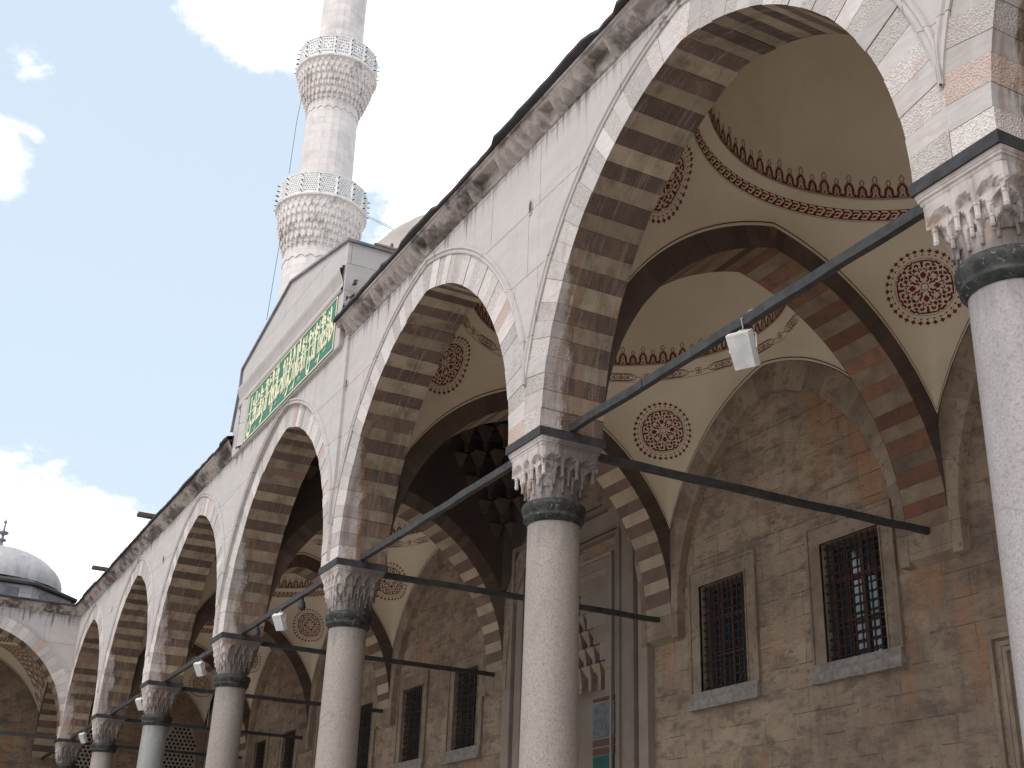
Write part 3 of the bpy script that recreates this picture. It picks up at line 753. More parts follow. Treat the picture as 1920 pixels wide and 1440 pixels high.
# ------------------------------------------------------------------ iron tie bars
def bar(label, p0, p1, wd, ht, grp, seed=0):
    rr = random.Random(seed); p0 = Vector(p0); p1 = Vector(p1); d = p1-p0; L = d.length; a = atan2(d.y, d.x); mb = MB(); rows = []
    nn = 14
    for i in range(nn+1):
        x = L*i/nn; s_ = 1+rr.uniform(-.05, .05); dz = rr.uniform(-.006, .006); dy = rr.uniform(-.006, .006)
        rows.append([(x, dy+wd/2*s_*a_, dz+ht/2*s_*b_) for a_, b_ in ((-1, -1), (1, -1), (1, 1), (-1, 1), (-1, -1))])
    mb.grid(rows, 0); mb.add([r for r in rows[0][:4]], [(0, 1, 2, 3)]); mb.add([r for r in rows[-1][:4]], [(3, 2, 1, 0)])
    for f in (.33, .74):   # lapped forge joints
        x = L*f; mb.box(x-.012, x+.012, -wd/2*1.12, wd/2*1.12, -ht/2*1.12, ht/2*1.12)
    o = mb.build('iron_tie_bar', M['iron'], None, loc=p0, rotz=a); o.rotation_euler[1] = -math.asin(max(-1, min(1, d.z/L)))
    return tag(o, label, 'tie bar', grp)
TL = ['beyond the right edge', 'across the largest nearest arch', 'across the second arch, left of the middle column', 'across the arch under the green inscription', 'across the fourth arch from the right, with a hanging lamp', 'across the fifth arch from the right', 'across the last arch before the corner']
ends = [6.6]+PIERS
for k in range(7): bar('iron tie bar '+TL[k], (ends[k]-.38, .40, 6.965), (ends[k+1]+.38, .42, 6.965), .075, .095, 'tie bars along the arcade', k)
WL = ['from the nearest column back to the wall', 'from the middle column back to the wall beside the barred window', 'from the third column back past the portal', 'from the fourth column back to the wall', 'from the grey green column back to the wall', 'from the sixth column back to the wall', 'from the corner column back to the wall']
for k, x in enumerate(PIERS): bar('dark iron tie bar '+WL[k], (x, .80, 6.86), (x, 6.42, 6.86), .075, .09, 'tie bars from columns to the wall', 20+k)
bar('iron tie bar across the arch of the side arcade at the far left', (-39.62, .02, 6.965), (-39.62, -5.8, 6.965), .075, .10, 'tie bars along the arcade', 50)
bar('dark iron tie bar from the corner column to the end wall', (-40.0, .42, 6.86), (-45.6, .42, 6.86), .075, .09, 'tie bars from columns to the wall', 51)

# ------------------------------------------------------------------ vaults
HX, HY = 2.90, 2.77
def bound(th):
    """point on the inner square's edge, on the arch extrados"""
    c, s = cos(th), sin(th)
    k = min(HX/abs(c) if abs(c) > 1e-6 else 1e9, HY/abs(s) if abs(s) > 1e-6 else 1e9)
    x, y = c*k, s*k
    if abs(abs(x)-HX) < 1e-6: z = arc_z(AY, EY, .34, y)
    else: z = arc_z(AX, EX, .34, x)
    return x, y, z
def pend_pts():
    rows = []; NT = 160; c45 = atan2(HY, HX)
    ths = sorted(set([2*pi*i/NT for i in range(NT)]+[c45, pi-c45, pi+c45, 2*pi-c45])); pm = radians(58)
    for th in ths:
        x, y, z = bound(th); col = []
        qx, qy, qz = 2.85*cos(th), 2.85*sin(th), 10.95
        if sqrt(x*x+y*y) < 2.86: qx, qy = x*.997, y*.997
        for j in range(15):
            p = pm*j/14; h = (1-cos(p))/(1-cos(pm)); v = sin(p)/sin(pm)
            col.append((x+(qx-x)*h, y+(qy-y)*h, z+(qz-z)*v))
        rows.append(col)
    return rows
class Paint:
    """flat painted ornament, drawn in (u,v) metres and laid on a surface by f(u,v)"""
    def __init__(s, f): s.f = f; s.mb = MB()
    def poly(s, pts, mi=0): s.mb.add([s.f(*p) for p in pts], [tuple(range(len(pts)))], mi)
    def stroke(s, pts, w_, mi=0, closed=False):
        P = [Vector(p) for p in pts]; n_ = len(P); L = []; R_ = []
        for i in range(n_):
            a = P[(i-1) % n_] if (closed or i > 0) else P[i]; b = P[(i+1) % n_] if (closed or i < n_-1) else P[i]
            d = (b-a); d = d.normalized() if d.length > 1e-9 else Vector((1, 0)); nr = Vector((-d.y, d.x))*w_/2
            L.append(P[i]+nr); R_.append(P[i]-nr)
        for i in range(n_ if closed else n_-1):
            j = (i+1) % n_; s.mb.add([s.f(*L[i]), s.f(*L[j]), s.f(*R_[j]), s.f(*R_[i])], [(0, 1, 2, 3)], mi)
def curve(pts, k=6):
    """Catmull-Rom"""
    out = []
    for i in range(len(pts)-1):
        p0 = pts[max(i-1, 0)]; p1 = pts[i]; p2 = pts[i+1]; p3 = pts[min(i+2, len(pts)-1)]
        for j in range(k):
            t = j/k; out.append(tuple(.5*((2*p1[c])+(-p0[c]+p2[c])*t+(2*p0[c]-5*p1[c]+4*p2[c]-p3[c])*t*t+(-p0[c]+3*p1[c]-3*p2[c]+p3[c])*t**3) for c in (0, 1)))
    return out+[pts[-1]]
def surf_ring(r_of_v, z_of_v, rmid):
    def f(u, v):
        a = u/rmid; r = r_of_v(v); return (r*cos(a), r*sin(a), z_of_v(v))
    return f
def dome_rz(v):       # v = arc height above the springing of the dome
    a = v/2.62; return (2.615*cos(a)-.006, 11.2+2.62*sin(a))
def crest_mesh():
    p = Paint(lambda u, v: (lambda r, z: (r*cos(u/2.62), r*sin(u/2.62), z))(*dome_rz(v)))
    n_ = 88; W = 2*pi*2.62/n_
    for i in range(n_):
        c = (i+.5)*W; H = .385 if i % 2 == 0 else .315; b = .04; w2 = 1.04 if i % 2 == 0 else .92
        o = curve([(-.52, .05), (-.44, .09), (-.38, .22), (-.35, .38), (-.26, .54), (-.13, .65), (-.07, .71), (-.19, .83), (0, 1.0)], 3)
        p.stroke([(c+x*W*w2, b+y*(H-b)) for x, y in o]+[(c-x*W*w2, b+y*(H-b)) for x, y in o[::-1][1:]], .0095, 1)
        inn = curve([(-.48, .0), (-.32, .08), (-.25, .20), (-.27, .38), (-.15, .50), (0, .63)], 3)
        for s_ in (1, -1): p.stroke([(c+s_*x*W*w2, b+y*(H-b)) for x, y in inn], .027, 0)
        p.stroke([(c+.055*W*cos(t*pi/4)*2, b+.30*H+.028*sin(t*pi/4)) for t in range(8)], .007, 0, True)
        p.poly([(c, b+.02*H), (c+.09*W, b+.09*H), (c, b+.16*H), (c-.09*W, b+.09*H)], 0)
        p.stroke([(c-.5*W, b+.02), (c-.25*W, b+.0), (c, b+.02), (c+.25*W, b), (c+.5*W, b+.02)], .006, 1)
    m_ = 220
    for v, wd, mi in ((.036, .012, 0), (.012, .006, 1)): p.stroke([(2*pi*2.62*i/m_, v) for i in range(m_)], wd, mi, True)
    return p.mb
BANDF = surf_ring(lambda v: 2.8165-.25*v, lambda v: 10.985+v, 2.82)
def meander_mesh():
    p = Paint(lambda u, v: BANDF(u, v)); n_ = 132; W = 2*pi*2.82/n_; m_ = 220
    p.stroke([(2*pi*2.82*i/m_, .078) for i in range(m_)], .150, 0, True); p.stroke([(2*pi*2.82*i/m_, -.014) for i in range(m_)], .005, 1, True)
    f0 = p.f
    def lift(u, v):
        x, y, z = f0(u, v); k = .9985; return (x*k, y*k, z)
    p.f = lift
    for i in range(n_):
        c = i*W
        p.stroke([(c+.98*W, .130), (c+.40*W, .130), (c+.16*W, .098), (c+.30*W, .078)], .022, 2)
        p.stroke([(c+.16*W, .098), (c+.44*W, .062), (c+.62*W, .028), (c+1.12*W, .028)], .024, 2)
        p.stroke([(c+.42*W, .086), (c+.80*W, .086), (c+.98*W, .060)], .016, 2)
    return p.mb
def cartouche_mesh():
    p = Paint(lambda u, v: BANDF(u, v)); n_ = 18; W = 2*pi*2.82/n_; m_ = 220; H = .15
    for v, wd, mi in ((-.012, .005, 1), (.158, .005, 1)): p.stroke([(2*pi*2.82*i/m_, v) for i in range(m_)], wd, mi, True)
    for i in range(n_):
        c = (i+.5)*W; a = .30*W; z = .075
        for k, wd in ((1.0, .012), (.80, .008)):
            o = [(-a*k, 0), (-a*k*.86, .045*k), (-a*k*.70, .050*k), (-a*k*.6, .066*k), (a*k*.6, .066*k), (a*k*.70, .050*k), (a*k*.86, .045*k), (a*k, 0)]
            o = o+[(x, -y) for x, y in o[::-1][1:-1]]
            p.stroke([(c+x, z+y) for x, y in o], wd, 0, True)
        for k in range(8):
            an = k*pi/4; p.stroke([(c+.012*cos(an), z+.012*sin(an)), (c+.034*cos(an+.3), z+.034*sin(an+.3)), (c+.045*cos(an+.7), z+.045*sin(an+.7))], .010, 0)
        for s_ in (-1, 1):
            for q_ in (-1, 1): p.stroke(curve([(c+s_*.05, z), (c+s_*.09, z+q_*.03), (c+s_*.13, z+q_*.015), (c+s_*.11, z), (c+s_*.17, z+q_*.02)], 3), .010, 0)
        d = c+W/2     # knot between cartouches
        p.stroke([(c+a, z), (d-.085, z)], .010, 0); p.stroke([(d+.085, z), (c+W-a, z)], .010, 0)
        for k in range(4):
            an = k*pi/2+pi/4; cx, cz = d+.036*cos(an), z+.036*sin(an)
            p.stroke([(cx+.028*cos(t*pi/4), cz+.028*sin(t*pi/4)) for t in range(8)], .010, 0, True)
    return p.mb
def medallion_polys(P, R):
    """P: Paint in plane metres; R: outer radius"""
    n_ = 32
    for i in range(n_):
        a = 2*pi*i/n_; c, s = cos(a), sin(a)
        def q(x, y): return ((x*c-y*s)*R, (x*s+y*c)*R)
        r0 = .888
        P.poly([q(r0-.012, -.022), q(r0+.018, -.022), q(r0+.028, -.064), q(r0+.062, -.062), q(r0+.066, -.026), q(r0+.112, 0), q(r0+.066, .026), q(r0+.062, .062), q(r0+.028, .064), q(r0+.018, .022), q(r0-.012, .022)])
        P.poly([q(.812, -.050), q(.838, -.014), q(.862, 0), q(.838, .014), q(.812, .050)])
    P.stroke([(R*.74*cos(2*pi*i/72), R*.74*sin(2*pi*i/72)) for i in range(72)], R*.010, 0, True)
    P.stroke([(R*.092*cos(2*pi*i/24), R*.092*sin(2*pi*i/24)) for i in range(24)], R*.020, 0, True)
    for k in range(4):
        a = k*pi/2+.06; c, s = cos(a), sin(a)
        def q(p): x, y = p; return ((x*c-y*s)*R, (x*s+y*c)*R)
        P.poly([q(p) for p in [(.50, -.022), (.66, -.040), (.66, .040), (.50, .022)]])
        P.poly([q((.66+.035*(1-abs(t)*.6), t*.20)) for t in (-1, -.5, 0, .5, 1)]+[q((.655-.02*abs(t), t*.20)) for t in (1, .5, 0, -.5, -1)])
        P.poly([q(p) for p in [(.405, 0), (.34, -.062), (.30, -.078), (.265, -.055), (.205, 0), (.265, .055), (.30, .078), (.34, .062)]])
        for m_ in (1, -1):
            def l(pts, w_, mm=m_): P.stroke([q((x, mm*y)) for x, y in curve(pts, 4)], R*w_*1.3)
            def b(pts, mm=m_):
                cx = sum(p[0] for p in pts)/len(pts); cy = sum(p[1] for p in pts)/len(pts); P.poly([q((cx+(x-cx)*1.22, mm*(cy+(y-cy)*1.22))) for x, y in pts])
            l([(.13, .055), (.17, .11), (.24, .10), (.27, .155), (.34, .14)], .036)      # wave round the centre
            l([(.40, .07), (.46, .10), (.47, .04), (.43, .02)], .020)
            l([(.30, .20), (.36, .24), (.30, .30)], .022)
            l([(.64, .235), (.60, .28), (.60, .35), (.545, .40), (.53, .45)], .040)      # wavy leaf by the rim
            l([(.68, .12), (.655, .20), (.665, .26)], .022)
            b([(.50, .115), (.555, .085), (.60, .13), (.575, .19), (.52, .185), (.55, .14)])
            b([(.44, .155), (.50, .21), (.45, .235), (.40, .20)])
            b([(.50, .27), (.56, .235), (.56, .30), (.50, .335)])
            b([(.385, .27), (.44, .28), (.46, .34), (.40, .335)])
            l([(.36, .06), (.43, .13), (.40, .21), (.46, .27), (.44, .36)], .012)
        # corner motif between the arms
        d45 = a+pi/4; c, s = cos(d45), sin(d45)
        P.poly([q2 for q2 in [((x*c-y*s)*R, (x*s+y*c)*R) for x, y in [(.69, 0), (.64, -.05), (.60, -.03), (.565, 0), (.60, .03), (.64, .05)]]])
        P.poly([q2 for q2 in [((x*c-y*s)*R, (x*s+y*c)*R) for x, y in [(.50, 0), (.45, -.055), (.41, 0), (.45, .055)]]])
        P.poly([q2 for q2 in [((x*c-y*s)*R, (x*s+y*c)*R) for x, y in [(.30, 0), (.25, -.035), (.20, 0), (.25, .035)]]])
def dome_ring_mesh():
    mb = MB(); prof = [(2.85, 10.948), (2.836, 10.955), (2.834, 10.968), (2.826, 10.970), (2.785, 11.135), (2.775, 11.14), (2.765, 11.15), (2.72, 11.165), (2.68, 11.185), (2.655, 11.198), (2.625, 11.199), (2.62, 11.2)]
    mb.lathe(prof, 160); return mb
def dome_shell_mesh(): 
    mb = MB(); mb.lathe([(2.62*cos(i*pi/2/24), 11.2+2.62*sin(i*pi/2/24)) for i in range(25)], 96); return mb
def roof_mesh():
    mb = MB(); rows = []
    for i in range(97):
        th = 2*pi*i/96; c, s = cos(th), sin(th); k = min(3.3/abs(c) if abs(c) > 1e-6 else 1e9, (2.65 if s < 0 else 3.2)/abs(s) if abs(s) > 1e-6 else 1e9)
        rows.append([(c*k, s*k, 11.50), (3.02*c if k > 3.02 else c*k*.99, 3.02*s if k > 3.02 else s*k*.99, 11.56)])
    mb.grid(rows, 0)
    mb.lathe([(3.02, 11.3), (3.02, 11.9)], 8)
    return mb
def outer_dome_mesh(R=2.9, z0=11.9, squash=.86, ribs=32):
    mb = MB(); rows = []; seg = ribs*4
    for i in range(seg):
        a = 2*pi*i/seg; rib = .022 if i % 4 == 0 else 0
        rows.append([((R+rib)*cos(p)*cos(a), (R+rib)*cos(p)*sin(a), z0+(R+rib)*squash*sin(p)) for p in [j*pi/2/20 for j in range(21)]])
    mb.grid(rows, 0, .5, True); return mb
PR = pend_pts()
_cache = {}
def vault(label, loc, rotz, border, group='painted vaults of the portico', meds=(0, 1, 2, 3), outer=True):
    t = thing('domed_vault', label, 'vault', loc, rotz, group)
    c = _cache
    if 'pend' not in c:
        mb = MB(); mb.grid(PR, 0, .5, True, True); o = mb.build('pendentives', M['plaster'], t, True); c['pend'] = o.data
        bvh = BVHTree.FromPolygons([Vector(v) for v in mb.v], mb.f)
        # edge line painted just inside each arch
        mbl = MB()
        for a_, b_ in ((.045, .065),):
            for i in range(len(PR)):
                j = (i+1) % len(PR)
                if abs(atan2(abs(PR[i][0][1]), abs(PR[i][0][0]))-atan2(HY, HX)) < .02: pass
                def pt(k, s_):
                    x, y, z = PR[k][0]; r = sqrt(x*x+y*y)
                    q1 = Vector(PR[k][3]); q0 = Vector(PR[k][0]); d = (q1-q0); L = d.length
                    if L < 1e-4: return q0
                    p_ = q0+d*min(1, s_/max(L, s_)); nrm = Vector((-x, -y, -1.2)).normalized(); return p_+nrm*.012
                mbl.add([pt(i, a_), pt(j, a_), pt(j, b_), pt(i, b_)], [(0, 1, 2, 3)])
        c['line'] = mbl.build('painted_edge_line', M['darkline'], o).data
        # medallions
        for k in range(4):
            sx, sy = ((-1, 1), (1, 1), (1, -1), (-1, -1))[k]
            cen = Vector((sx*2.28, 2.17, 10.15)) if sy > 0 else Vector((sx*2.20, -1.85, 10.35)); org = Vector((0, 0, 9.2)); d = (cen-org).normalized()
            hit, nr, _, _ = bvh.ray_cast(org, d)
            if nr.dot(d) > 0: nr = -nr
            up = (Vector((0, 0, 1))-nr*nr.z).normalized(); rt = up.cross(nr).normalized()
            def f(u, v, hit=hit, nr=nr, up=up, rt=rt):
                p_ = hit+rt*u+up*v+nr*.5; h, _, _, _ = bvh.ray_cast(p_, -nr)
                return (h if h is not None else hit+rt*u+up*v)+nr*.005
            P = Paint(f); medallion_polys(P, .56); c['med%d' % k] = P.mb
        mb = dome_ring_mesh(); c['ring'] = mb.build('cornice_ring', M['plaster'], t, True).data
        c['dome'] = dome_shell_mesh().build('dome_shell', M['plaster'], t, True).data
        c['crest'] = None
        c['roof'] = roof_mesh().build('roof', M['lead'], t).data
        c['outer'] = outer_dome_mesh().build('outer_dome', M['leaddome'], t, True).data
    else:
        o = link('pendentives', c['pend'], t); link('painted_edge_line', c['line'], o); link('cornice_ring', c['ring'], t)
        if outer: link('dome_shell', c['dome'], t)
        else: mb = MB(); mb.lathe([(2.62*cos(i*pi/2/16), 11.2+.95*sin(i*pi/2/16)) for i in range(17)], 64); mb.build('shallow_dome', M['plaster'], t, True)
        link('roof', c['roof'], t)
        if outer: link('outer_dome', c['outer'], t)
    for k in meds:
        key = 'med%d' % k
        if isinstance(c[key], MB): c[key] = c[key].build('medallion', M['red'], t).data
        else: link('medallion', c[key], t)
    if not outer: pass
    elif c['crest'] is None: c['crest'] = crest_mesh().build('painted_crest', [M['red'], M['darkline']], t).data
    else: link('painted_crest', c['crest'], t)
    bk = 'b'+border
    if bk not in c: c[bk] = (meander_mesh() if border == 'meander' else cartouche_mesh()).build('painted_border', [M['red'], M['darkline'], M['plaster']], t).data
    else: link('painted_border', c[bk], t)
    return t
VL = {3.3: ('vault bay beyond the right edge', 'cartouche'), -3.3: ('nearest painted vault, big plain dome ringed by red meander and crest', 'meander'),
      -9.9: ('second painted vault, dome ringed by linked red cartouches', 'cartouche'), -23.1: ('painted vault just beyond the dark portal bay', 'cartouche'),
      -29.7: ('painted vault with meander border seen through the fourth arch', 'meander'), -36.3: ('small looking painted vault seen through the fifth arch', 'meander')}
for x, (lb, bd) in VL.items(): vault(lb, (x, CY, 0), 0, bd)
vault('vault of the far corner bay', (-39.2-CY, CY, 0), 0, 'meander')
vl = vault('vault of the side range behind the far left arch', (-39.2-CY, -2.88, 0), pi/2, 'meander', meds=(), outer=False)
def arabesque():
    mb = MB(); nr = len(PR)
    def f(u, v):        # u around, v up the pendentive, both roughly in metres
        u, v = u/18, v/.21
        a = (u % 1.0)*nr; i = int(a) % nr; j = (i+1) % nr; fa = a-int(a); v = max(0, min(13.999, v)); k = int(v); fb = v-k
        p = [Vector(PR[x][y]) for x, y in ((i, k), (j, k), (i, k+1), (j, k+1))]
        q = (p[0]*(1-fa)+p[1]*fa)*(1-fb)+(p[2]*(1-fa)+p[3]*fa)*fb
        return q+Vector((-q.x, -q.y, -2.2)).normalized()*.012
    P = Paint(f); P.mb = mb
    rr = random.Random(4)
    for cor in range(4):
        base = (atan2(HY, HX) if cor % 2 == 0 else pi-atan2(HY, HX))+(pi if cor > 1 else 0); base /= 2*pi
        if cor in (1, 3): pass
        for vi in range(16):
            v = 1.2+vi*.72; half = .008+.0062*max(0, vi-1); nn = max(1, int(half/.0075))
            for k in range(-nn, nn+1):
                u = base+half*k/nn*.93; s_ = 1 if (k+vi) % 2 else -1; w_ = .0034
                P.stroke([(a_*18, b_*.21) for a_, b_ in curve([(u-s_*w_, v-.30), (u, v-.12), (u+s_*w_, v+.05), (u+s_*w_*.2, v+.22), (u-s_*w_*.6, v+.10)], 3)], .030, 0)
    return P.mb
arabesque().build('painted_arabesque', M['red'], vl)

# central bay: tall dark square with corner brackets and a raised dome
def central_bay():
    t = thing('portal_bay_vault', 'dark tall vault with corner stalactites in front of the portal', 'vault', (-16.5, CY, 0))
    mb = MB(); rows = []; 
    for i in range(161):
        th = 2*pi*i/160; x, y, z = bound(th); rows.append([(x, y, z), (x, y, 12.4)])
    for th in (atan2(HY, HX),): pass
    mb.grid(rows, 0, .5, False, True); mb.build('upper_walls', M['dark_stone'], t)
    for sx, sy in ((-1, 1), (1, 1), (-1, -1), (1, -1)):
        mb = MB(); cx, cy = sx*HX, sy*HY
        for tr in range(5):
            z0 = 9.7+tr*.52; cut = .32+tr*.34; nn = 1+tr
            for k in range(nn+1):
                f = k/max(nn, 1)
                # bracket prisms along the corner's diagonal cut
                px = cx-sx*cut*(f); py = cy-sy*cut*(1-f)
                wdt = .15
                base = [(px-wdt, py-wdt), (px+wdt, py-wdt), (px+wdt, py+wdt), (px-wdt, py+wdt)]
                tip = (px+sx*.05, py+sy*.05)
                vs = [(*p, z0+.52) for p in base]+[(tip[0]+.04*a, tip[1]+.04*b, z0+.20) for a, b in ((-1, -1), (1, -1), (1, 1), (-1, 1))]+[(tip[0]+.035*a, tip[1]+.035*b, z0) for a, b in ((-1, -1), (1, -1), (1, 1), (-1, 1))]
                mb.add(vs, [(0, 1, 2, 3), (0, 4, 5, 1), (1, 5, 6, 2), (2, 6, 7, 3), (3, 7, 4, 0), (4, 8, 9, 5), (5, 9, 10, 6), (6, 10, 11, 7), (7, 11, 8, 4), (8, 11, 10, 9)], 1 if (tr+k) % 2 else 0, rnd())
            mb.extr([(cx, cy), (cx-sx*(cut+.16), cy), (cx-sx*.08, cy-sy*(cut*.5)), (cx, cy-sy*(cut+.16))], lambda p, d: (p[0], p[1], d), (z0+.50, z0+.56), 0, rnd())
        mb.build('corner_stalactites', [M['dark_stone'], M['t_face']], t)
    mb = MB(); mb.grid([[(lambda k_: (c_*k_, s_*k_, 12.37))(min(2.95/max(abs(c_), 1e-6), 2.82/max(abs(s_), 1e-6))), (2.75*c_, 2.75*s_, 12.40)] for c_, s_ in [(cos(2*pi*i/160), sin(2*pi*i/160)) for i in range(160)]], 0, .5, True); mb.lathe([(2.75, 12.4), (2.55, 12.5), (2.45, 12.52), (2.42, 13.3)]+[(2.42*cos(i*pi/32), 13.3+2.42*sin(i*pi/32)) for i in range(1, 17)], 96); mb.build('inner_dome', M['dark_stone'], t, True)
    mb = MB(); mb.lathe([(2.6, 12.46), (2.95, 12.46), (2.95, 13.0), (3.0, 13.05), (3.0, 13.15), (2.55, 13.5)], 12); mb.build('drum', M['facade'], t)
    outer_dome_mesh(2.55, 13.5, 1.0, 28).build('outer_dome', M['paledome'], t, True)
    mb = MB(); mb.box(-3.3, 3.3, -2.6, 3.3, 11.2, 11.5); 
    return t
central_bay()

# side range: lead-covered drum, dome and finial over the far-left bay
def side_roof():
    t = thing('lead_roofed_dome', 'ribbed grey lead dome on an octagonal drum with a tall finial, far left', 'dome', (-42.81, -2.75, 0))
    outer_dome_mesh(2.42, 12.36, .62, 24).build('dome_shell', M['leaddome'], t, True)
    mb = MB(); mb.lathe([(2.9, 11.32), (2.9, 12.02)], 8); o = mb.build('drum', M['drumstone'], t); o.rotation_euler = (0, 0, pi/8)
    mb = MB(); mb.lathe([(2.9, 12.02), (3.12, 12.04), (3.12, 12.12), (2.38, 12.40)], 8); o = mb.build('lead_eave', M['leadedge'], t); o.rotation_euler = (0, 0, pi/8)
    mb = MB(); mb.lathe([(.55, 13.72), (.35, 13.82), (.12, 13.94), (.06, 14.04), (.055, 14.11), (.15, 14.16), (.15, 14.21), (.05, 14.27), (.05, 14.36), (.19, 14.44), (.19, 14.49), (.05, 14.56), (.03, 14.81), (.07, 14.86), (.07, 14.90), (.02, 14.96), (.0, 15.14)], 16)
    mb.build('finial', M['lead'], t, True)
    return t
side_roof()

# ------------------------------------------------------------------ back wall with barred windows and portal
def grid_wall(x0, x1, z0, z1, y, th, holes, f):
    xs = sorted(set([x0, x1]+[h[0] for h in holes]+[h[1] for h in holes])); zs = sorted(set([z0, z1]+[h[2] for h in holes]+[h[3] for h in holes])); mb = MB()
    for a, b in zip(xs[:-1], xs[1:]):
        for c, d in zip(zs[:-1], zs[1:]):
            mx, mz = (a+b)/2, (c+d)/2
            if any(h[0] < mx < h[1] and h[2] < mz < h[3] for h in holes): continue
            mb.add([f(a, y, c), f(b, y, c), f(b, y, d), f(a, y, d)], [(0, 1, 2, 3)])
    for h in holes:
        a, b, c, d = h; portal = -18 < a < -16.5 and b > -16.5
        for q in (((a, y, c), (a, y+th, c), (a, y+th, d), (a, y, d)), ((b, y, d), (b, y+th, d), (b, y+th, c), (b, y, c)), ((a, y, d), (a, y+th, d), (b, y+th, d), (b, y, d)), ((b, y, c), (b, y+th, c), (a, y+th, c), (a, y, c)))[:2 if portal else 4]:
            mb.add([f(*p) for p in q], [(0, 1, 2, 3)])
    mb.add([f(x0, y+th, z0), f(x1, y+th, z0), f(x1, y+th, z1), f(x0, y+th, z1)], [(3, 2, 1, 0)])
    return mb
WIN = [(-9.9, -1.5865), (-9.9, 1.5865), (-23.1, -1.5865), (-23.1, 1.5865), (-29.7, -1.5865), (-29.7, 1.5865), (-36.3, 1.5865), (-36.3, -1.5865)]
holes = [(c+d-.64, c+d+.64, 5.43, 7.27) for c, d in WIN]+[(-17.8, -15.2, .5, 6.5), (-17.55, -15.45, 6.5, 6.85), (-17.3, -15.7, 6.85, 7.2), (-17.05, -15.95, 7.2, 7.55), (-16.8, -16.2, 7.55, 7.95), (-5.45, -1.1, .5, 5.0)]
wall = thing('prayer_hall_wall', 'weathered brown stone wall with barred windows and portal behind the arcade', 'wall')
grid_wall(-45.75, 9.9, 0, 12.6, WALL, .55, holes, lambda x, y, z: (x, y, z)).build('masonry', M['wall'], wall)
win_first = None
for c, d in WIN:
    X = c+d
    if win_first is None:
        mb = MB(); o_, i_ = .895, .64
        for a, b, e_, h in ((-o_, -i_, 5.43, 7.27), (i_, o_, 5.43, 7.27), (-o_, o_, 7.27, 7.54)):
            mb.box(a, b, -.028, .01, e_, h)
        for a, b, e_, h in ((-o_-.045, -o_+.0, 5.40, 7.585), (o_, o_+.045, 5.40, 7.585), (-o_, o_, 7.54, 7.585)): mb.box(a, b, -.055, .01, e_, h)
        for a, b, e_, h in ((-i_-.03, -i_, 5.43, 7.27), (i_, i_+.03, 5.43, 7.27), (-i_-.03, i_+.03, 7.27, 7.30)): mb.box(a, b, -.045, .0, e_, h)
        fr = mb.build('window', M['wallarch'], wall, loc=(X, WALL, 0)); tag(fr)
        mb = MB(); mb.box(-.93, .93, -.10, .02, 5.17, 5.30); mb.box(-.90, .90, -.06, .03, 5.30, 5.428); mb.box(-.95, .95, -.12, .02, 5.135, 5.168); s1 = mb.build('sill', M['sill'], fr)
        mb = MB()
        for k in range(10): x = -.64+1.28*(k+.5)/10; mb.tube([(x, .06, 5.43), (x, .06, 7.27)], .014, 6)
        for k in range(13): z = 5.43+1.84*(k+.5)/13; mb.tube([(-.64, .06, z), (.64, .06, z)], .014, 6)
        for k in range(10):
            for j in range(13):
                x = -.64+1.28*(k+.5)/10; z = 5.43+1.84*(j+.5)/13; mb.box(x-.017, x+.017, .043, .077, z-.017, z+.017)
        s2 = mb.build('iron_grille', M['grille'], fr)
        mb = MB()
        for a, b, e_, h in ((-.64, -.57, 5.43, 7.27), (.57, .64, 5.43, 7.27), (-.57, .57, 7.20, 7.27), (-.57, .57, 5.43, 5.50), (-.035, .035, 5.50, 7.20), (-.57, -.035, 6.66, 6.74), (.035, .57, 6.66, 6.74), (-.315, -.29, 5.5, 7.2), (.29, .315, 5.5, 7.2), (-.57, .57, 6.04, 6.07)):
            mb.box(a, b, .20+rnd()*.004, .26, e_, h)
        s3 = mb.build('sash', M['wood'], fr)
        mb = MB(); mb.add([(-.62, .243, 5.45), (.62, .243, 5.45), (.62, .243, 7.25), (-.62, .243, 7.25)], [(0, 1, 2, 3)]); s4 = mb.build('pane', M['glass'], fr)
        win_first = (fr, [s1, s2, s3, s4])
    else:
        fr = link('window', win_first[0].data, wall, (X, WALL, 0))
        for s_ in win_first[1]: link(s_.name.split('.')[0], s_.data, fr)
# the framed recess in the nearest bay (only its left jamb shows)
mb = MB()
for k, (x, z, y) in enumerate([(-5.92, 5.30, .05), (-5.80, 5.20, .02), (-5.70, 5.12, .05), (-5.6, 5.05, .01)]):
    w_ = .12 if k < 3 else .15
    mb.box(x, x+w_*.55, WALL-y, WALL+.02, .5, z); mb.box(-.98-(x+5.45)*0, -.98+.1, WALL-y, WALL+.02, .5, z) if k == 0 else None
    mb.box(x+w_*.55, -.98, WALL-y+.0, WALL+.02, z-w_*.5, z)
o = mb.build('doorway', M['wallarch'], wall)
mb = MB(); mb.box(-5.45, -1.1, WALL+.16, WALL+.2, .5, 5.0); mb.box(-5.3, -4.8, WALL+.12, WALL+.16, 3.9, 4.7); mb.box(-5.3, -4.8, WALL+.12, WALL+.16, 1.2, 3.8); mb.build('panel', M['wallarch'], o)
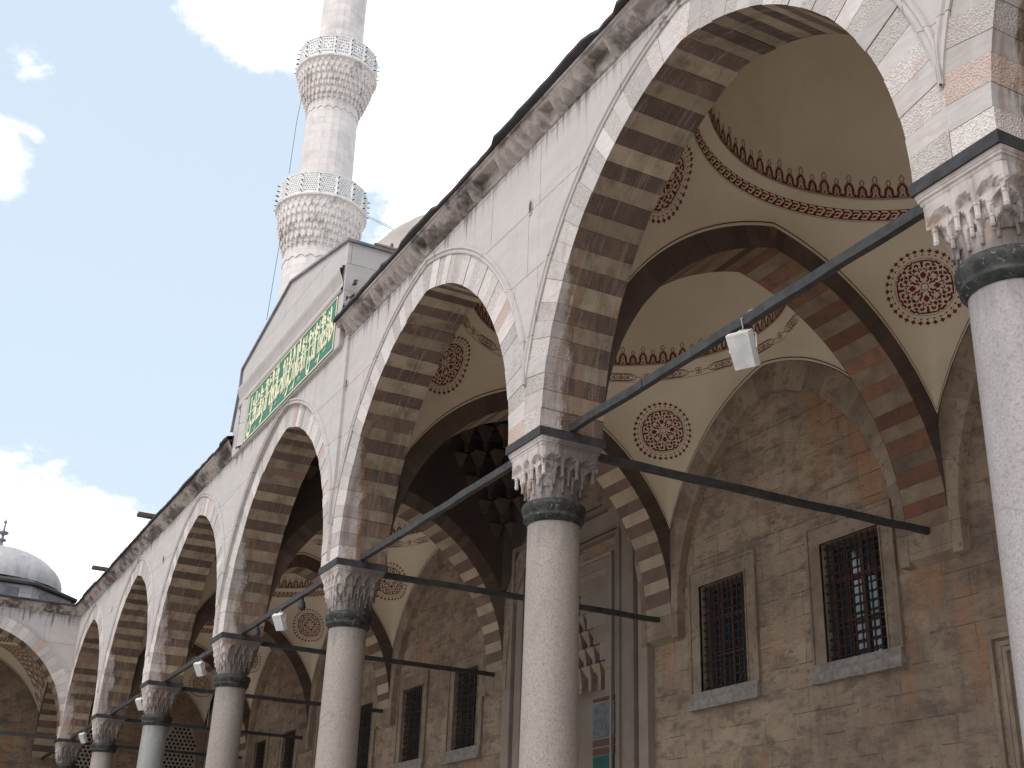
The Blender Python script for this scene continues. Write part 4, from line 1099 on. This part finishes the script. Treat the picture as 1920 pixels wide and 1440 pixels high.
# portal
pt = MB()
def frame(hw, z, wd, y0, y1, mi=0):
    pt.box(-16.5-hw, -16.5-hw+wd, y0, y1, .5, z, mi, rnd()); pt.box(-16.5+hw-wd, -16.5+hw, y0, y1, .5, z, mi, rnd()); pt.box(-16.5-hw+wd, -16.5+hw-wd, y0, y1, z-wd, z, mi, rnd())
frame(2.88, 9.95, .30, WALL-.14, WALL+.01); frame(2.57, 9.64, .05, WALL-.10, WALL+.01); frame(2.51, 9.58, .10, WALL-.20, WALL+.01); frame(2.40, 9.47, .04, WALL-.08, WALL+.01)
frame(2.35, 9.42, .36, WALL-.13, WALL+.01); frame(1.98, 9.05, .045, WALL-.19, WALL+.01); frame(1.93, 9.0, .03, WALL-.10, WALL+.01); frame(1.89, 8.96, .05, WALL-.17, WALL+.01)
frame(1.58, 8.6, .06, WALL-.10, WALL+.01)
for s_ in (-1, 1):
    for k in range(11): pt.box(*sorted((-16.5+s_*1.57, -16.5+s_*1.27)), WALL-.05, WALL+.01, .55+k*.72, .55+k*.72+.713, 0, rnd())
for k in range(3): pt.box(-18.06, -14.94, WALL-.04, WALL+.01, 8.02+k*.16, 8.02+k*.16+.155, 0, rnd())
for a_, b_, c_, d_ in ((1.58, 1.30, .5, 6.5), (1.58, 1.05, 6.5, 6.85), (1.58, .80, 6.85, 7.2), (1.58, .55, 7.2, 7.55), (1.58, .30, 7.55, 7.95)):
    for s_ in (-1, 1): pt.box(*sorted((-16.5+s_*a_, -16.5+s_*b_)), WALL-.035, WALL+.01, c_+.002, d_-.002, 0, rnd())
pt.box(-18.08, -14.92, WALL-.035, WALL+.01, 7.952, 8.018, 0, .5); pt.box(-18.06, -14.94, WALL-.035, WALL+.01, 8.5, 8.6, 0, .5)
for s_ in (-1, 1): pt.box(*sorted((-16.5+s_*1.95, -16.5+s_*1.57)), WALL-.03, WALL+.01, .5, 9.0, 0, .4)
po = pt.build('portal_surround', M['portal'], wall)
mb = MB()     # door recess and stalactite hood
mb.box(-17.75, -15.25, WALL+.5, WALL+.54, .5, 8.0); mb.build('recess_back', M['portal'], po)
mb = MB()
for tr in range(5):
    z0 = 6.02+tr*.36; hw_ = 1.30-.25*tr; nn = max(2, 7-tr)
    for k in range(nn):
        x = -16.5-hw_+2*hw_*(k+.5)/nn; w_ = hw_/nn*.9; y = WALL+.10
        zt = z0+.47; zm = z0+.24
        mb.add([(x-w_, WALL+.5, zt), (x+w_, WALL+.5, zt), (x+w_, y-.06, zt), (x-w_, y-.06, zt), (x-w_*.35, y+.16, zm), (x+w_*.35, y+.16, zm), (x+w_*.35, y+.05, zm), (x-w_*.35, y+.05, zm), (x-w_*.3, y+.15, z0), (x+w_*.3, y+.15, z0), (x+w_*.3, y+.06, z0), (x-w_*.3, y+.06, z0)],
               [(0, 1, 2, 3), (0, 4, 5, 1), (1, 5, 6, 2), (2, 6, 7, 3), (3, 7, 4, 0), (4, 8, 9, 5), (5, 9, 10, 6), (6, 10, 11, 7), (7, 11, 8, 4), (8, 11, 10, 9)], k % 2, rnd())
mb.build('stalactite_hood', [M['portal'], M['wallarch']], po)
mb = MB(); mb.box(-15.62, -14.86, WALL-.075, WALL-.052, 5.02, 5.66); mb.box(-18.14, -17.38, WALL-.075, WALL-.052, 5.02, 5.66); mb.build('inscription_plaque', M['bluepanel'], po)
mb = MB()
for s_ in (-1, 1):
    c_ = -16.5+s_*1.26
    mb.box(c_-.38, c_+.38, WALL-.08, WALL-.052, 4.86, 4.98); mb.box(c_-.38, c_+.38, WALL-.08, WALL-.052, 5.70, 5.76); mb.box(c_-.38, c_+.38, WALL-.08, WALL-.052, 4.70, 4.82)
mb.build('painted_band', M['redbrown'], po)
mb = MB(); mb.box(-15.62, -14.90, WALL-.07, WALL-.052, 2.5, 4.68); mb.build('curtain', M['teal'], po)

# wall arches on the back wall
random.seed(5)
AR_W = Arch(2.72, .62)
wa_me = None
for k, x in enumerate([3.3, -3.3, -9.9, -16.5, -23.1, -29.7, -36.3]):
    if wa_me is None:
        mb = voussoirs(AR_W, 11, .50, RESP, WALL+.01, 2.905, FX, 3, .002, .003)
        for s_ in (1, -1): mb.box(*sorted((s_*2.72, s_*2.90)), RESP, WALL+.01, 6.46, 6.90, 0, rnd())
        o = mb.build('wall_arch', [M['wallarch'], M['wallarch'], M['mortar']], wall, loc=(x, 0, 0)); wa_me = o.data
    else: o = link('wall_arch', wa_me, wall, (x, 0, 0))

# end wall with latticed windows
ew = thing('end_wall', 'shadowed brown end wall with gypsum lattice windows at the far end', 'wall', (-45.76, 0, 0), pi/2)
mb = grid_wall(-22, 6.54, 0, 12.4, 0, .5, [], lambda x, y, z: (x, y, z)); mb.build('masonry', M['wall'], ew)
o = link('wall_arch', wa_me, ew, (3.61, -RESP-.15, 0)); o = link('wall_arch', wa_me, ew, (-2.88, -RESP-.15, 0))
def lattice(xc, zc_top, hw_, h_):
    mb = MB(); zb = zc_top-h_; sp = zc_top-hw_*1.1
    def inside(x, z, m_=0):
        if abs(x) > hw_-m_: return False
        if z < sp: return z > zb+m_
        R = hw_*1.35; e = R-hw_; return (abs(x)+e)**2+((z-sp))**2 < (R-m_)**2
    out = [(hw_, zb)]+[(hw_*1.35*cos(a)-hw_*.35, sp+hw_*1.35*sin(a)) for a in [acos(.35/1.35)*i/10 for i in range(11)]]
    out = out+[(-x, z) for x, z in out[::-1]]
    mb.extr(out, lambda p, d: (xc+p[0], d, p[1]), (-.03, -.005))
    f_ = mb.build('lattice_window', M['gypsum'], ew)
    mb = MB(); st = .17; rr_ = .062; j = 0; z = zb+.1
    while z < zc_top:
        i0 = -int(hw_/st)-1
        for i in range(i0, -i0+1):
            x = i*st+(st/2 if j % 2 else 0)
            if inside(x, z, .085): mb.extr([(xc+x+rr_*cos(a*pi/3+pi/6), z+rr_*sin(a*pi/3+pi/6)) for a in range(6)], lambda p, d: (p[0], d, p[1]), (-.036, -.029))
        z += st*.866; j += 1
    mb.build('pierced_openings', M['dark'], f_)
lattice(5.55, 8.55, .70, 2.4); lattice(3.61-1.9, 8.55, .70, 2.4)
lattice(-2.88-1.6, 7.2, .6, 1.8)

# ------------------------------------------------------------------ minaret
def minaret():
    t = thing('minaret', 'tall pale stone minaret with two carved balconies rising behind the arcade', 'minaret', (-47, 9.25, 0))
    def shaft(z0, z1, r0, r1):
        mb = MB(); mb.lathe([(r0+(r1-r0)*i/8, z0+(z1-z0)*i/8) for i in range(9)], 20); 
        # shallow scalloped string near the top
        for i in range(20):
            a0, a1 = 2*pi*i/20, 2*pi*(i+1)/20
            pts = []
            for k in range(7):
                u = k/6; a = a0+(a1-a0)*u; rr = (r1+.025)*cos(pi/20)/cos((u-.5)*(a1-a0)); z = z1-.95+.16*sin(pi*u)
                pts.append((rr*cos(a), rr*sin(a), z))
            mb.tube(pts, .022, 4)
        o = mb.build('shaft', M['minaret'], t); return o
    shaft(0, 32.0, 1.72, 1.60); shaft(35.2, 41.0, 1.38, 1.33); s = shaft(43.2, 60, 1.20, 1.14)
    mb = MB(); mb.box(-.05, .05, -.05, .05, 38.2, 38.3)
    for zb, zt, rs, rb, hp, nn, pierce in ((31.9, 34.15, 1.62, 2.2, 1.15, 32, 0), (40.75, 42.75, 1.36, 2.05, 1.15, 32, 1)):
        mb = MB(); nt = 6
        for k in range(nt):
            z0 = zb+(zt-zb)*k/nt; z1 = zb+(zt-zb)*(k+1)/nt+.02
            f0 = (k/nt)**.85; f1 = ((k+1)/nt)**.85
            tier(mb, z0, z1, rs+(rb-rs)*f0, rs+(rb-rs)*f1, 2, 2, nn+4*(k//2), .5*(k % 2), 6, 6, .8)
            if k < 5: pegs(mb, z0+.02, .18, rs+(rb-rs)*(f0*.55+f1*.45), 2, nn+4*(k//2), .5*(k % 2), .05)
        mb.build('balcony_corbelling', M['balcony'], t)
        mb = MB(); mb.lathe([(rb-.1, zt), (rb+.09, zt+.03), (rb+.12, zt+.09), (rb+.09, zt+.15), (1.0, zt+.16)], 48); fl = mb.build('balcony_floor', M['balcony'], t)
        mb = MB(); np_ = 16; rp = rb+.03; z0 = zt+.16; z1 = z0+hp; hol = MB()
        for i in range(np_):
            a0 = 2*pi*i/np_; a1 = 2*pi*(i+1)/np_
            A = Vector((rp*cos(a0), rp*sin(a0), 0)); B = Vector((rp*cos(a1), rp*sin(a1), 0)); d = (B-A).normalized(); nr = Vector((d.y, -d.x, 0))
            if nr.dot(A) < 0: nr = -nr
            L = (B-A).length
            def q(u, o, z): p = A+d*u+nr*o; return (p.x, p.y, z)
            def bx(u0, u1, o0, o1, za, zb_, tgt=mb): tgt.add([q(u0,o0,za), q(u1,o0,za), q(u1,o1,za), q(u0,o1,za), q(u0,o0,zb_), q(u1,o0,zb_), q(u1,o1,zb_), q(u0,o1,zb_)], [(0,3,2,1),(4,5,6,7),(0,1,5,4),(1,2,6,5),(2,3,7,6),(3,0,4,7)])
            bx(0, L, -.06, 0, z0, z1); bx(-.05, .05, -.03, .045, z0, z1+.04); bx(0, L, -.08, .03, z1, z1+.05); bx(.05, L-.05, -.0, .018, z0, z0+.07)
            if pierce:
                for cx in range(5):
                    for cz in range(5):
                        if cx == 2 or cz == 2: 
                            if (cx+cz) % 2: continue
                        u = .12+(L-.24)*(cx+.5)/5; z = z0+.14+(hp-.22)*(cz+.5)/5; bx(u-.032, u+.032, 0.001, .006, z-.035, z+.035, hol)
            else:
                for cx in range(6):
                    for cz in range(8):
                        u = .12+(L-.24)*(cx+.5+(.25 if cz % 2 else -.25))/6; z = z0+.12+(hp-.2)*(cz+.5)/8
                        hol.add([q(u-.034, .004, z), q(u, .004, z-.045), q(u+.034, .004, z), q(u, .004, z+.045)], [(0, 1, 2, 3)])
        pa = mb.build('balcony_parapet', M['parapetstone'], t); hol.build('pierced_openings', M['piercing'], pa)
        mb = MB()      # lamp studs strung on the posts
        for i in range(np_):
            a = 2*pi*i/np_
            for z in (z0+.1, z0+.4, z0+.7, z0+1.0): mb.tube([((rp+.02)*cos(a), (rp+.02)*sin(a), z), ((rp+.17)*cos(a), (rp+.17)*sin(a), z)], .03, 5)
        mb.build('lamp_studs', M['wire'], pa)
    mb = MB(); mb.box(1.05, 1.22, -.34, .0, 38.2, 38.7); o = mb.build('repair_stone', M['parapetstone'], s); o.rotation_euler = (0, 0, -.35)
    return t
minaret()
def wire(name, pts, r, label, cat='wire'):
    mb = MB(); mb.tube(pts, r, 5); return tag(mb.build(name, M['wire']), label, cat)
def pt_on(u, v, X):
    d = pixdir(u, v); tt = (X-5.225)/d.x; return tuple(Vector((5.225, -6.234, 1.65))+d*tt)
wire('hanging_wire', [pt_on(566, 180, -46.5), pt_on(556, 230, -46.5), pt_on(542, 325, -46.3)], .014, 'thin wire hanging between the two minaret balconies on the left')
wire('hanging_wire', [pt_on(529, 430, -46.5), pt_on(515, 510, -46.5), pt_on(500, 600, -46.3)], .014, 'thin wire dropping from the lower minaret balcony to the gable')
wire('roof_wire', [pt_on(684, 402, -46), pt_on(715, 417, -38), pt_on(735, 426, -30)], .011, 'thin wire running from the lower balcony to the pale dome')
wire('roof_wire', [pt_on(686, 406, -46), pt_on(740, 432, -30)], .011, 'second thin wire just below the first, from balcony to pale dome')

# ------------------------------------------------------------------ small things
def floodlight(x, y, z, label, tilt=.5, yaw=0.0, size=1.0):
    t = thing('floodlight', label, 'floodlight', (x, y, z), yaw, 'floodlights hung from the tie bars')
    s = size; mb = MB()
    def rot(p):
        xx, yy, zz = p; c, s_ = cos(tilt), sin(tilt); return (xx*s, (yy*c-zz*s_)*s, (yy*s_+zz*c)*s-.16*s)
    prof = [(-.09, -.15), (.09, -.15), (.10, .15), (-.10, .15)]
    mb.add([rot((px, -.055, pz)) for px, pz in prof]+[rot((px*1.12, .045, pz*1.05)) for px, pz in prof], [(3, 2, 1, 0), (4, 5, 6, 7), (0, 1, 5, 4), (1, 2, 6, 5), (2, 3, 7, 6), (3, 0, 4, 7)])
    mb.add([rot(p) for p in [(-.10, .05, -.10), (.10, .05, -.10), (.10, .05, .15), (-.10, .05, .15), (-.07, .10, -.06), (.07, .10, -.06), (.07, .10, .12), (-.07, .10, .12)]], [(3, 2, 1, 0), (4, 5, 6, 7), (0, 1, 5, 4), (1, 2, 6, 5), (2, 3, 7, 6), (3, 0, 4, 7)])
    mb.build('housing', M['white'], t)
    mb = MB(); mb.add([rot((px*1.0, -.058, pz*.92)) for px, pz in prof], [(3, 2, 1, 0)]); mb.build('lens', M['lampglass'], t)
    mb = MB(); mb.tube([(-.12*s, 0, -.16*s), (-.12*s, 0, -.03*s), (-.02*s, 0, .03), (.02*s, 0, .03), (.12*s, 0, -.03*s), (.12*s, 0, -.16*s)], .008, 5); mb.build('bracket', M['white'], t)
    mb = MB(); mb.tube([(0, -.02, -.06), (.03, -.05, .03), (.02, -.06, .12), (.10, -.05, .19), (.22, -.045, .20)], .006, 5); mb.build('cable', M['cable'], t)
    return t
floodlight(-3.02, .41, 6.86, 'white floodlight hanging from the tie bar of the nearest arch', .55, .5, 1.12)
for x, lb in ((-16.9, 'white floodlight on the bar below the green inscription'), (-22.6, 'white floodlight on the bar of the arch left of the inscription'), (-28.6, 'white floodlight beside the grey green column'), (-36.9, 'small white floodlight next to the corner column')):
    floodlight(x, .41, 6.86, lb, .6, .6)
def spot(x, label):
    t = thing('spotlight', label, 'spotlight', (x, .42, 6.9), 0, 'small dark spotlights')
    mb = MB(); mb.lathe([(0, -.20), (.06, -.20), (.075, -.16), (.05, -.06), (.02, -.03), (0, -.03)], 12); mb.build('housing', M['iron'], t)
    mb = MB(); mb.box(-.02, .02, -.02, .02, -.05, .02); mb.build('clamp', M['iron'], t)
spot(-15.7, 'small dark spotlight clamped under the bar, nearer the third column'); spot(-18.4, 'small dark spotlight clamped under the bar, nearer the fourth column')
def spout(x, label, y0=-.62):
    mb = MB(); mb.box(x-.10, x+.10, y0, .3, 11.47, 11.51); mb.box(x-.10, x-.08, y0, .3, 11.51, 11.57); mb.box(x+.08, x+.10, y0, .3, 11.51, 11.57)
    return tag(mb.build('roof_spout', M['oldwood']), label, 'spout', 'board spouts on the eave')
spout(-27.7, 'dark board spout jutting from the eave, the nearer of the pair'); spout(-34.2, 'dark board spout jutting from the eave close to the corner')
mb = MB(); 
for a, b, r in (((704, 458), (746, 470), .035), ((735, 458), (733, 476), .03)):
    mb.tube([pt_on(*a, -14.2), pt_on(*b, -13.4 if r > .03 else -13.9)], r, 4)
tag(mb.build('roof_plank', M['oldwood']), 'loose dark plank lying on the roof below the pale dome', 'plank')
bpy.context.view_layer.update()
